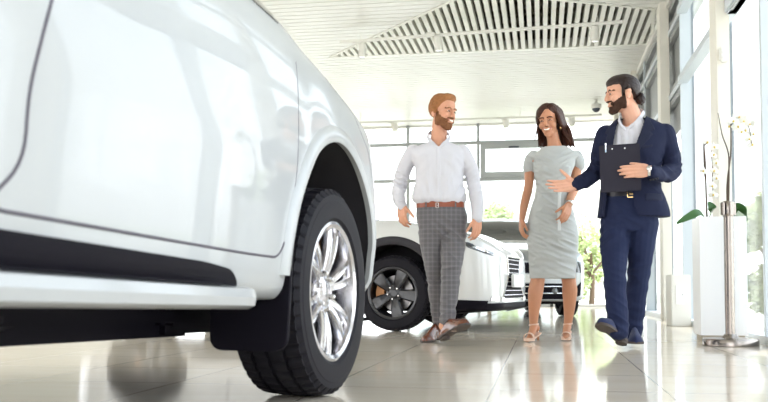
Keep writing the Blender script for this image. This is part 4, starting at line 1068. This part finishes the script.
collar(shirtA, A, [(438.6, 147.5, -.085), (433, 144.5, -.075), (428.8, 140, -.04), (427.2, 136, .01), (429.5, 134, .06), (438, 133.5, .09), (446.5, 134, .06), (450, 136.5, .01), (449, 140, -.04), (443.5, 144.5, -.075), (439.4, 147.5, -.085)], [.006, .014, .020, .022, .024, .024, .024, .022, .020, .014, .006], .010, 'shirt')
for x, y, nm in ((402.6, 204.5, 'R'), (477.4, 217, 'L')):
    pass
# belt
def belt(fig, l, r, y0, y1, ry, m, parent, bx, by, bw, bh, tilt=0, buckm='chrome'):
    S_ = MB(); rs = []
    a = fig.ring(l, r, (y0+y1)/2, ry); h_ = fig.m(y1-y0)/2; N = 48; outer = []; 
    for dz, k in ((-h_, 1.0), (h_, 1.0), (h_, .93), (-h_, .93)):
        ring = []
        for j in range(N):
            t = 2*math.pi*j/N; c, s = math.cos(t), math.sin(t); e = 2.4
            ring.append(Vector((a[0]+abs(c)**(2/e)*math.copysign(a[3]*k, c), a[1]+abs(s)**(2/e)*math.copysign(a[4]*k, s), a[2]+dz+tilt*c)))
        rs.append(ring)
    rs.append(rs[0]); S_.rings(rs, caps=False); o = S_.obj('belt', m, parent, 40)
    p = fig(bx, by, -ry-.004); b = MB(); w, hh = fig.m(bw)/2, fig.m(bh)/2; t = .0035
    for x0, x1, z0, z1 in ((-w, w, hh-t, hh), (-w, w, -hh, -hh+t), (-w, -w+t, -hh, hh), (w-t, w, -hh, hh), (-w*.3, w, -.002, .002)): b.box(p.x+x0, p.x+x1, p.y-.005, p.y+.003, p.z+z0, p.z+z1)
    b.obj('buckle', buckm, o, 40); return o
# trousers
S = Sculpt()
S.loft([A.ring(424, 460, 239, .085), A.ring(419.5, 465, 231, .115), A.ring(416.5, 467.5, 218, .125), A.ring(416.5, 465.5, 210, .118), A.ring(417.5, 463.5, 204.5, .110)], 2.4)
S.tube([A(431.5, 232, .0), A(432.5, 248, .0), A(434.5, 272, -.01), A(437.2, 300, .09), A(440, 325, .19)], [.100, .088, .066, .060, .052], 1.08, (0, 1, 0))
S.tube([A(453.5, 232, -.01), A(452.8, 250, -.06), A(451, 272, -.13), A(449.2, 300, -.19), A(447, 321, -.24)], [.100, .088, .073, .062, .056], 1.08, (0, 1, 0))
cr = creases([(tuple(A(447, 238, -.1)), .13, 50, 42, .012), (tuple(A(430, 238, -.1)), .10, -60, 42, .007), (tuple(A(434, 274, 0)), .09, 80, 55, .010), (tuple(A(451, 275, -.15)), .09, 100, 50, .008), (tuple(A(439, 312, .1)), .08, 95, 62, .010), (tuple(A(448, 308, -.2)), .09, 85, 60, .008)])
trA = S.done('trousers', 'plaid', A.root, .0058, 2, cr)
belt(A, 416.3, 464.8, 202.5, 208.2, .119, 'belt', A.root, 437.2, 205.4, 3, 5.2, buckm='brushed')
for x in (426, 455.5):
    p = A(x, 205.6, -.117); b = MB(); b.bbox((p.x, p.y-.004, p.z), (.010, .006, .052), bev=.002); b.obj('belt_loop', 'plaid', trA)
# shoes
shoe(A.root, A(439.5, 337.2, .20), (-.42, -1.0, -.10), (0, 0, 1), .29, .05, .08, solet=.010, heelh=.014)
shoe(A.root, A(441.5, 339, -.24), (.62, -.70, .36), (-.2, .36, .9), .30, .052, .082, solet=.012, heelh=.018)

# ------------------------------------------------ person B: woman in the grey dress
B = Fig(555, 6.77, 'person', 'smiling dark-haired woman in a fitted pale grey dress and nude heeled sandals')
HB = head_matrix(B(549.0, 121.8, 0), R(-15), R(12), R(-4), 1.05)
S = Sculpt(); add_head(S, HB, True)
S.tube([B(555, 149, .03), B(553.5, 141, .02), B(551, 128, .03)], [.062, .048, .046])
S.loft([B.ring(531, 573, 240, .09), B.ring(533, 570, 215, .09), B.ring(538, 565, 192, .08), B.ring(536, 571, 168, .09), B.ring(537, 572, 157, .06), B.ring(545, 564, 148, .045)])
S.tube([B(534, 159, .02), B(530, 170, .05), B(528.5, 187, .06), B(524, 206, .0), B(521.7, 221, -.02)], [.046, .041, .035, .031, .021])
S.tube([B(575.5, 159, .02), B(576.3, 170, .05), B(575, 186, .04), B(571, 197, -.06), B(568.2, 206, -.13)], [.046, .041, .036, .031, .022])
hand(S, B(521.7, 220, -.02), B(521, 238, -.05)-B(521.7, 220, -.02), (.8, .3, 0), (.3, -1, 0), .92, (25, 35, 25), 10, 3, 30)
hand(S, B(568.2, 205.5, -.13), B(564.5, 220, -.20)-B(568.2, 205.5, -.13), (-.7, .6, 0), (-.7, -.7, 0), .92, (22, 35, 25), 10, 3, 35)
# legs
S.tube([B(543, 238, .02), B(540, 262, .0), B(538.2, 277, -.03), B(535.5, 293, -.05), B(534, 312, -.04), B(533.6, 324, -.03)], [.075, .066, .054, .056, .040, .031])
S.tube([B(563, 238, .02), B(568.5, 278, .06), B(569.8, 292, .10), B(569, 312, .16), B(567.8, 324, .20)], [.09, .055, .057, .040, .031])
# feet on high heels
S.tube([B(533.8, 325, -.03), B(532.5, 331, -.09), B(529.0, 338.6, -.16), B(526.8, 340, -.19)], [.031, .030, .026, .018], .8, (0, .5, .8)); S.ell(B(536.4, 328, .0), (.026, .028, .028))
S.tube([B(567.5, 325, .20), B(566.7, 330, .13), B(566, 336, .05), B(565.8, 337.3, .01)], [.031, .030, .027, .019], .8, (0, .5, .8)); S.ell(B(568, 327, .22), (.026, .028, .028))
bodyB = S.done('body', 'skin_w', B.root, .0042, 2)
LB = face_parts(bodyB, B.root, HB, 1, brow='brown_hair', smile=1.3, bt=.0012)
# long hair: cap plus falling locks
def hairB(co, no):
    q = LB(co); x, y, z = q[:, 0], q[:, 1], q[:, 2]; ax = np.abs(x); n = vnoise(co, 40, 8)
    line = np.where(y < -.03, .094-1.15*np.maximum(0, np.abs(x-.012)-.012), np.where(y < .0, .06-(y+.03)*3, -.06)); line = np.where((ax > .060) & (y > -.04), -.04, line)
    t = .003+.015*smoothstep(0, .035, z-line)*(1-.45*np.exp(-((x-.012)/.008)**2))+.002*n
    t = np.where(ax > .074, .001, t)
    return np.where((z > line) & (z > -.09), t, 0)
capB = shell(bodyB, 'hair', 'brown_hair', B.root, hairB)
S = Sculpt(); rnd = random.Random(3); h = lambda x, y, z: HB @ Vector((x, y, z))
for k in range(26):   # right side of the picture: thick fall over the shoulder
    u = k/25; a0 = h(.02+.055*u, -.055+.10*u, .105-.02*u); a1 = h(.072+.012*u, -.035+.10*u, .055); a2 = h(.090+.006*u, -.02+.10*u, -.03)
    e_ = B(562.5+12*u+rnd.uniform(-1.5, 1.5), 145+rnd.uniform(-2, 3), -.02+.09*(1-u)); mid = B(562+7.5*u, 131, .0+.08*(1-u))
    S.tube([a0, a1, a2, mid, e_], [.010, .014, .014, .014, .004])
for k in range(22):   # left side: behind the cheek and shoulder
    u = k/21; a0 = h(.0-.055*u, -.045+.09*u, .108-.02*u); a1 = h(-.074, -.022+.08*u, .055); a2 = h(-.081, .00+.07*u, -.02)
    e_ = B(538+7*u+rnd.uniform(-1, 1), 144+rnd.uniform(-2, 3), .02+.06*u); S.tube([a0, a1, a2, B(538.5+4*u, 131, .04+.05*u), e_], [.010, .012, .012, .012, .004])
for k in range(16):
    u = k/15; S.tube([h(-.06+.12*u, .05, .10), h(-.07+.14*u, .11, .03), B(541+24*u, 132, .12), B(541+25*u, 146, .10)], [.012, .018, .016, .006])
for (x0, y0, x1, y1, x2, y2) in ((562, 128, 569, 137, 575, 146), (563, 132, 570, 142, 573, 148), (538, 125, 536, 135, 534.5, 141)):
    S.tube([B(x0, y0, .02), B(x1, y1, .0), B(x2, y2, .02)], [.008, .006, .0035])
S.done('hair', 'brown_hair', B.root, .0045, 2)
b = MB(); p = HB @ Vector((.080, -.004, -.046)); b.tube([p+Vector((0, 0, .014)), p], .0015, 6); b.ell(p-Vector((0, 0, .008)), (.006, .005, .010)); b.obj('earring', 'gold', B.root, 60)
# dress
S = Sculpt()
S.loft([B.ring(529.5, 575.5, 278.5, .125, .0), B.ring(529.5, 575.8, 274, .13, .0), B.ring(528, 578, 250, .138), B.ring(526.3, 578.5, 233, .140), B.ring(529, 574.5, 215, .130), B.ring(533.5, 569.5, 200, .112), B.ring(535.8, 567.8, 192, .105), B.ring(535, 570, 180, .115), B.ring(533.5, 573.5, 169, .128), B.ring(533.5, 576, 160, .115), B.ring(531, 579.5, 156, .085), B.ring(536.5, 574, 151, .072), B.ring(541.5, 568.5, 147.8, .062), B.ring(544, 566, 146.8, .058)], 2.25)
S.ell(B(545, 170, -.085), (.052, .042, .050)); S.ell(B(563.5, 170, -.085), (.052, .042, .050))
S.tube([B(533.5, 157.3, .02), B(531.2, 161, .035), B(529.4, 168, .05)], [.056, .055, .052]); S.tube([B(576, 157.3, .02), B(577.2, 161, .035), B(578.4, 165, .05)], [.056, .056, .054])
fold = []
for i, (x, y, a, am) in enumerate(((560, 222, 70, .006), (548, 232, 72, .007), (565, 240, 68, .007), (552, 250, 70, .006), (566, 262, 70, .005), (540, 262, 80, .004), (550, 204, 60, .006), (560, 186, 110, .005), (542, 184, 60, .005), (573, 160, 120, .005), (536, 160, 60, .005))): fold.append((tuple(B(x, y, -.1)), .085, a, 58, am))
fold = [(c, r*1.15, a, fr, am*1.7) for c, r, a, fr, am in fold]
dressB = S.done('dress', 'dress', B.root, .0055, 2, creases(fold))
dw = shell(dressB, 'waistband', 'dress', dressB, poly_shell(B, [(530, 194.2), (575, 193), (575, 190.8), (530, 191.8)], .0035, nmin=-2))
b = MB(); pts = [B(559.5, 193, -.135), B(559.3, 203, -.150), B(559.0, 216, -.172), B(559.3, 230.5, -.182)]; P2 = [Vector(p) for p in catmull([(i, tuple(q)) for i, q in enumerate(pts)], np.linspace(0, 3, 14))]
b.rings([[p+Vector((-.012, -.012, 0)), p+Vector((0, -.017, 0)), p+Vector((.012, -.012, 0)), p+Vector((0, .002, 0))] for p in P2]); b.ell(B(559.6, 193, -.118), (.014, .010, .018)); b.obj('tie', 'dress_tie_lit', dressB, 60)
# watch
def bracelet(parent, c, axis, r, w, m, face=True, nm='watch', fc=(0, -1, 0)):
    ax = Vector(axis).normalized(); T = Matrix.Translation(c) @ ax.to_track_quat('Z', 'Y').to_matrix().to_4x4(); b = MB()
    b.lathe([(r, -w), (r+.003, -w*.8), (r+.003, w*.8), (r, w)], 28, T); o = b.obj(nm, m, parent, 50)
    if face:
        f = Vector(fc); f = (f-ax*f.dot(ax)).normalized(); T2 = Matrix.Translation(c+f*(r+.002)) @ f.to_track_quat('Z', 'Y').to_matrix().to_4x4(); b = MB(); b.lathe([(.001, .007), (.013, .007), (.016, .004), (.016, -.004)], 24, T2); b.obj('watch_face', 'chrome', o, 50)
    return o
bracelet(B.root, B(569.3, 203.6, -.11), B(568.2, 206, -.13)-B(571, 197, -.06), .027, .009, 'chrome', fc=(.6, -.8, 0))
# sandals
def sandal(fig, ank, heelp, ball, toe, floor_, parent, flip=1):
    """ank ankle, heelp under heel, ball, toe points on the foot underside"""
    pts = [heelp+(heelp-ball).normalized()*.012, heelp, heelp.lerp(ball, .5)-Vector((0, 0, .006)), ball, toe]; ws = [.018, .027, .024, .038, .026]
    fwd = (toe-heelp); fwd.z = 0; sd = fwd.normalized().cross(Vector((0, 0, 1)))
    V = catmull([(i, tuple(p)+(w,)) for i, (p, w) in enumerate(zip(pts, ws))], np.linspace(0, 4, 22)); rs = []
    for v in V: p = Vector(v[:3]); w = v[3]; rs.append([p+sd*w, p+sd*w-Vector((0, 0, .010)), p-sd*w-Vector((0, 0, .010)), p-sd*w])
    b = MB(); b.rings(rs); o = b.obj('sandal', 'sandal', parent, 40)
    b = MB(); b.rings([[ball.lerp(toe, t)+sd*s_*w-Vector((0, 0, z)) for s_, z in ((1, .008), (1, .022), (-1, .022), (-1, .008))] for t, w in ((-.25, .03), (0, .038), (.5, .037), (1.05, .024))]); b.obj('platform', 'sandal', o, 40)
    b = MB(); hb = Vector((heelp.x, heelp.y+.01, 0.004)); b.tube([heelp-Vector((0, 0, .004)), heelp.lerp(hb, .35), hb], [.022, .011, .008], 12); b.obj('shoe_heel', 'heel', o, 40)
    # toe strap, ankle strap
    b = MB(); rs = []
    mid = ball.lerp(toe, .35)
    for i in range(11):
        t = math.pi*i/10; c = mid+sd*.040*math.cos(t)+Vector((0, 0, .040*math.sin(t)-.004)); f = fwd.normalized()*.014; rs.append([c-f, c-f+Vector((0, 0, .004)), c+f+Vector((0, 0, .001)), c+f-Vector((0, 0, .003))])
    b.rings(rs); b.obj('toe_strap', 'sandal', o, 50)
    b = MB(); ring = [ank+Vector((.034*math.cos(t), .038*math.sin(t), .004*math.cos(t))) for t in np.linspace(0, 2*math.pi, 25)[:-1]]
    b.rings([[p+Vector((0, 0, z)) for p in ring] for z in (-.006, .006)]+[[p+(p-ank)*.1+Vector((0, 0, z)) for p in ring] for z in (.006, -.006)]+[[p+Vector((0, 0, -.006)) for p in ring]], caps=False); b.obj('ankle_strap', 'sandal', o, 50)
    b = MB(); hb = ank+Vector((0, .036, 0)); b.tube([hb, (hb+heelp)/2+Vector((0, .012, 0)), heelp+Vector((0, .014, .0))], .010, 8); b.obj('heel_counter', 'sandal', o, 50)
p = [B(538.0, 332.5, .0), B(530.2, 340.8, -.14), B(526.8, 341.8, -.205)]
sandal(B, B(533.8, 324.5, -.03), p[0], Vector((p[1].x, p[1].y, .03)), Vector((p[2].x, p[2].y, .03)), 0, B.root)
p = [B(568.2, 331, .22), B(566.2, 337, .08), B(565.8, 339, -.0)]
sandal(B, B(567.8, 324, .20), p[0], Vector((p[1].x, p[1].y, .03)), Vector((p[2].x, p[2].y, .03)), 0, B.root)

# ------------------------------------------------ person C: man in the navy suit with a bun
C = Fig(632, 6.0, 'person', 'bearded man with a dark hair bun in a navy suit, gesturing with an open hand')
HC_ = head_matrix(C(621.8, 95.6, 0), R(-70), R(7), R(0), 1.06)
S = Sculpt(); add_head(S, HC_, nose=.98)
S.tube([C(634, 127, .03), C(632, 117, .02), C(628, 106, .02)], [.078, .064, .058])
S.loft([C.ring(606, 652, 225, .09), C.ring(605, 655, 205, .10), C.ring(606, 655, 185, .09), C.ring(604, 660, 160, .10), C.ring(606, 664, 136, .09), C.ring(618, 648, 127, .06)])
S.tube([C(606, 136, .0), C(600.5, 152, .03), C(597, 167.5, .02), C(587.5, 179, -.07), C(575, 184.2, -.16)], [.046, .042, .034, .030, .027]); S.tube([C(664, 136, .0), C(669.5, 152, .03), C(671.5, 169, .01), C(663, 174, -.13), C(650, 171, -.268)], [.046, .042, .036, .032, .028])
hand(S, C(576.5, 184.5, -.16), (-1, -.10, -.10), (.0, -.75, .55), (.1, .2, 1), 1.06, (8, 8, 6), 4, 5, 50, [(10, 6, 4), (14, 8, 6), (18, 10, 8), (22, 12, 10)])
hand(S, C(650, 170.5, -.274), (-1, -.03, -.02), (0, 1, 0), (.0, .0, 1), 1.04, (5, 14, 10), 12, 2, 18)
S.tube([C(617, 226, 0), C(615.3, 272, -.12), C(616.5, 300, -.16), C(619, 333, -.19)], [.065, .045, .04, .036]); S.tube([C(642, 226, 0), C(639, 272, .05), C(635.5, 300, .11), C(633, 330, .16)], [.065, .045, .04, .036])
bodyC = S.done('body', 'skin_s', C.root, .0042, 2)
LC = face_parts(bodyC, C.root, HC_, 1, brow='black_beard', smile=.75)
def hairC(co, no):
    q = LC(co); x, y, z = q[:, 0], q[:, 1], q[:, 2]; ax = np.abs(x); n = vnoise(co, 30, 5, (1, 1, 4))
    line = np.where(y < -.03, .066, np.where(y < .0, .066-(y+.03)*1.7, np.where(y < .03, .018, .018-(y-.03)*1.3))); line = np.maximum(line, -.055)
    line = np.where((y > -.020) & (y < .000) & (ax > .052), -.012, line)
    t = .003+.012*smoothstep(0, .025, z-line)+.0012*n
    t = np.where((ax > .071) & (z < .024) & (y > -.008) & (y < .036), 0, t)
    return np.where((z > line) & (z > -.06), t, 0)*1.1
hc = shell(bodyC, 'hair', 'black_hair', C.root, hairC)
S = Sculpt(); S.ell(C(640.5, 99.5, .02), (.034, .036, .036)); S.ell(C(641, 95.5, .02), (.022, .026, .02)); S.tube([C(634.5, 95, .02), C(637.5, 97.5, .02)], [.034, .022]); S.tube([C(642, 101, .02), C(641.5, 105, .02)], [.016, .006])
S.done('hair_bun', 'black_hair', C.root, .004, 2, lambda co, no: .0015*np.sin(co[:, 0]*260+co[:, 2]*180))
shell(bodyC, 'beard', 'black_beard', C.root, beard(LC, .0035, 0, seed=9))
# trousers
S = Sculpt()
S.loft([C.ring(608, 652, 232, .10), C.ring(601, 656, 220, .13), C.ring(602, 656, 205, .125), C.ring(604, 654, 193, .115)], 2.4)
S.tube([C(616.5, 222, -.01), C(614.5, 245, -.05), C(614.8, 272, -.12), C(616, 300, -.16), C(618.8, 330, -.20)], [.108, .096, .076, .072, .068], 1.05, (0, 1, 0))
S.tube([C(643.5, 222, .0), C(641, 245, .02), C(639, 272, .05), C(635.5, 300, .11), C(633, 331, .16)], [.102, .092, .076, .072, .066], 1.05, (0, 1, 0))
cr = creases([(tuple(C(612, 240, -.1)), .13, 120, 40, .008), (tuple(C(614, 276, -.15)), .12, 70, 36, .008), (tuple(C(617, 315, -.2)), .10, 50, 45, .009), (tuple(C(638, 278, 0)), .12, 105, 36, .007), (tuple(C(634, 318, .1)), .10, 75, 45, .009), (tuple(C(628, 224, -.1)), .12, 60, 44, .008)])
trC = S.done('trousers', 'navy_t', C.root, .0058, 2, cr)
belt(C, 604, 654, 191.5, 197.5, .122, 'black_leather', C.root, 630.5, 194, 6, 6.5, buckm='gold')
# shirt
S = Sculpt()
S.loft([C.ring(606, 652, 194, .105), C.ring(606, 654, 180, .108), C.ring(606, 656, 160, .112), C.ring(606, 658, 140, .10), C.ring(612, 654, 128, .085), C.ring(620, 645, 122, .076), C.ring(622, 643, 118.5, .07, .01)], 2.3)
nC = C(627, 124, -.06)
shC = S.done('shirt', 'shirt', C.root, .0058, 2, creases([(tuple(C(624, 135, -.1)), .1, 10, 50, .004)]), cut=lambda c, n: c.y < -.01 and c.z > C(627, 129).z and abs(c.x-nC.x) < .09*((c.z-C(627, 130).z)/.08))
shell(shC, 'placket', 'shirt', shC, poly_shell(C, [(624, 128), (627.6, 128), (626.6, 146), (623, 146)], .003))
collar(shC, C, [(626, 129.5, -.085), (621.5, 125.5, -.085), (618.8, 120, -.05), (620, 116, .0), (624, 113, .06), (633, 111.5, .10), (641.5, 111, .07), (644, 112.5, .02), (641, 117, -.03), (633, 125, -.08), (628, 129.5, -.085)], [.004, .008, .012, .014, .016, .018, .016, .014, .012, .008, .004], .008, 'shirt')
# jacket
S = Sculpt()
S.loft([C.ring(597, 670.5, 217.5, .150), C.ring(598, 670, 210, .150), C.ring(599.5, 664.5, 196, .142), C.ring(600.5, 660.5, 182, .135), C.ring(600, 661, 168, .138), C.ring(599.5, 665, 152, .138), C.ring(600, 670, 138, .122), C.ring(602, 669, 129.5, .100), C.ring(611, 659, 123.5, .088), C.ring(617, 650, 119, .085, .01)], 2.4)
S.tube([C(606, 135, .0), C(600.5, 152, .03), C(597.5, 168, .02), C(587.5, 179, -.07), C(577, 184.2, -.15)], [.070, .064, .058, .054, .046])
S.tube([C(664.5, 134, .0), C(669.5, 152, .03), C(672, 169.5, .01), C(663, 174.5, -.12), C(652, 171.8, -.256)], [.072, .066, .060, .054, .044])
cr = creases([(tuple(C(598, 168, -.02)), .09, 60, 56, .011), (tuple(C(585, 180, -.1)), .07, 20, 64, .008), (tuple(C(672, 168, 0)), .10, 115, 50, .014), (tuple(C(662, 173, -.12)), .08, 45, 60, .010), (tuple(C(655, 180, -.1)), .09, 60, 40, .006), (tuple(C(650, 150, -.1)), .1, 60, 30, .004), (tuple(C(660, 205, -.1)), .1, 95, 24, .006)])
LP = [(C(x, y, -.12).x, C(x, y, -.12).z) for x, y in ((617.5, 112), (616.5, 125), (613.5, 140), (612, 150), (609, 165), (607, 190), (604, 226), (645, 226), (639, 216.5), (635, 208), (633, 197), (632, 185), (632.5, 170), (634, 150), (637.5, 140), (642, 128), (647, 112))]
def cutC(c, n):
    return c.y < .03 and (n.y < .25) and inpoly(c.x, c.z, LP) and c.y < -.02
jk = S.done('jacket', 'navy', C.root, .0058, 3, cr, cut=cutC)
shell(jk, 'lapel', 'navy_l', jk, poly_shell(C, [(641.5, 112), (649, 116), (655, 129), (649.5, 131.5), (653, 134), (633, 158), (634, 150), (637.5, 140), (641, 129)], .005))
shell(jk, 'lapel', 'navy_l', jk, poly_shell(C, [(618.5, 114), (611, 122), (605, 132), (608.5, 134), (606, 137), (611.5, 158), (613, 150), (615.5, 138), (618, 126)], .005))
shell(jk, 'pocket_welt', 'navy_l', jk, poly_shell(C, [(641, 146.5), (652, 144.5), (652.3, 146.8), (641.3, 149)], .003))
shell(jk, 'pocket_flap', 'navy_l', jk, poly_shell(C, [(645, 194), (662, 193.5), (662.5, 200), (645.5, 201)], .004))
for k, (x, y) in enumerate(((650.5, 180.3), (653, 179.9), (655.5, 179.4), (658, 178.8))):
    p = C(x, y-.4, -.262); b = MB(); b.ell(p, (.006, .005, .006)); b.obj('cuff_button', 'black_leather', jk, 60)
bracelet(C.root, C(648.8, 170.8, -.272), (-1, -.04, 0), .034, .010, 'chrome', fc=(.1, -1, .3))
# shoes
shoe(C.root, C(624.5, 343.5, -.12), (-.50, -.74, .42), (.15, .42, .9), .31, .054, .09, 'suede', 'sole', .014, .020)
shoe(C.root, C(633.5, 341.5, .22), (.06, -1, 0), (0, 0, 1), .30, .052, .085, 'suede', 'sole', .012, .002)

# clipboard and pen
c0 = C(620, 168, -.240); 
cb = empty('clipboard', tuple((C.inv.inverted() @ c0)), 0, 'charcoal clipboard held against the suit jacket by the navy-suited man', 'clipboard')
cb.rotation_euler = (0, 0, C.root.rotation_euler.z); hw, hh = C.m(38.4)/2*.957, C.m(46.3)/2*.957
b = MB(); T = Matrix.Rotation(R(-1.5), 4, 'Y'); b.bbox((0, 0, 0), (2*hw, .012, 2*hh), T, .004); b.obj('board', 'board', cb, 30)
for x in (-.045, .035):
    b = MB(); b.ell((x, -.008, hh-.028), (.0055, .003, .0055), T); b.obj('rivet', 'chrome', cb, 60)
b = MB(); b.bbox((-.005, .010, hh-.02), (.12, .012, .03), T, .004); b.obj('clip', 'chrome', cb, 40)
q = C(605.7, 147.8, -.251); pn = empty('pen', tuple(C.inv.inverted() @ q), C.root.rotation_euler.z, 'slim pale blue pen clipped to the top left corner of the clipboard', 'pen')
b = MB(); b.tube([(0, 0, -.030), (0, 0, -.024), (0, 0, .018)], [.003, .0045, .0045], 10); b.obj('barrel', 'pen', pn, 50)
b = MB(); b.tube([(0, 0, .017), (0, 0, .030)], .005, 10); b.bbox((0, -.006, .008), (.003, .002, .04), bev=.001); b.obj('cap', 'chrome', pn, 50)
# ================================================================ LIGHT AND CAMERA
w = bpy.data.worlds.new('sky'); SC.world = w; w.use_nodes = True; nt = w.node_tree
bg = nt.nodes['Background']; tc = nt.nodes.new('ShaderNodeTexCoord'); sp = nt.nodes.new('ShaderNodeSeparateXYZ'); nt.links.new(tc.outputs['Generated'], sp.inputs[0])
rp = nt.nodes.new('ShaderNodeValToRGB'); nt.links.new(math_node(nt, 'ADD', math_node(nt, 'MULTIPLY', sp.outputs[2], .5), .5), rp.inputs[0])
e = rp.color_ramp.elements; e[0].position = .45; e[0].color = (.75, .74, .70, 1); e[1].position = .75; e[1].color = (.80, .90, 1.0, 1)
x_ = rp.color_ramp.elements.new(.52); x_.color = (1.0, 1.0, 1.0, 1)
nt.links.new(rp.outputs[0], bg.inputs[0]); bg.inputs[1].default_value = 2.2
L = bpy.data.lights.new('sun', 'SUN'); L.energy = 5.0; L.angle = R(1.0); L.color = (1, .95, .86)
so = bpy.data.objects.new('sun', L); COL.objects.link(so)
az = R(28); el = R(62)   # sun stands beyond the back windows, to the right
sd = Vector((math.sin(az)*math.cos(el), math.cos(az)*math.cos(el), math.sin(el)))
so.rotation_euler = (-sd).to_track_quat('-Z', 'Y').to_euler(); so.location = (6, 30, 20)
cd = bpy.data.cameras.new('camera'); cam = bpy.data.objects.new('camera', cd); COL.objects.link(cam); SC.camera = cam
cd.sensor_width = 36; cd.lens = F/768*36; cd.shift_x = 0; cd.shift_y = (CY-201)/768; cd.clip_start = .05; cd.clip_end = 300
mt = Matrix(((r_.x, u_.x, -f_.x), (r_.y, u_.y, -f_.y), (r_.z, u_.z, -f_.z))); cam.rotation_euler = mt.to_euler(); cam.location = CAM
cd.dof.use_dof = True; cd.dof.focus_distance = 6.3; cd.dof.aperture_fstop = cd.lens/9.0
SC.view_settings.view_transform = 'Standard'; SC.view_settings.look = 'None'; SC.view_settings.gamma = 1; SC.view_settings.use_curve_mapping = False
SC.view_settings.exposure = 1.08
SC.cycles.max_bounces = 10; SC.cycles.transparent_max_bounces = 16; SC.cycles.caustics_reflective = False; SC.cycles.caustics_refractive = False; SC.cycles.sample_clamp_indirect = 8
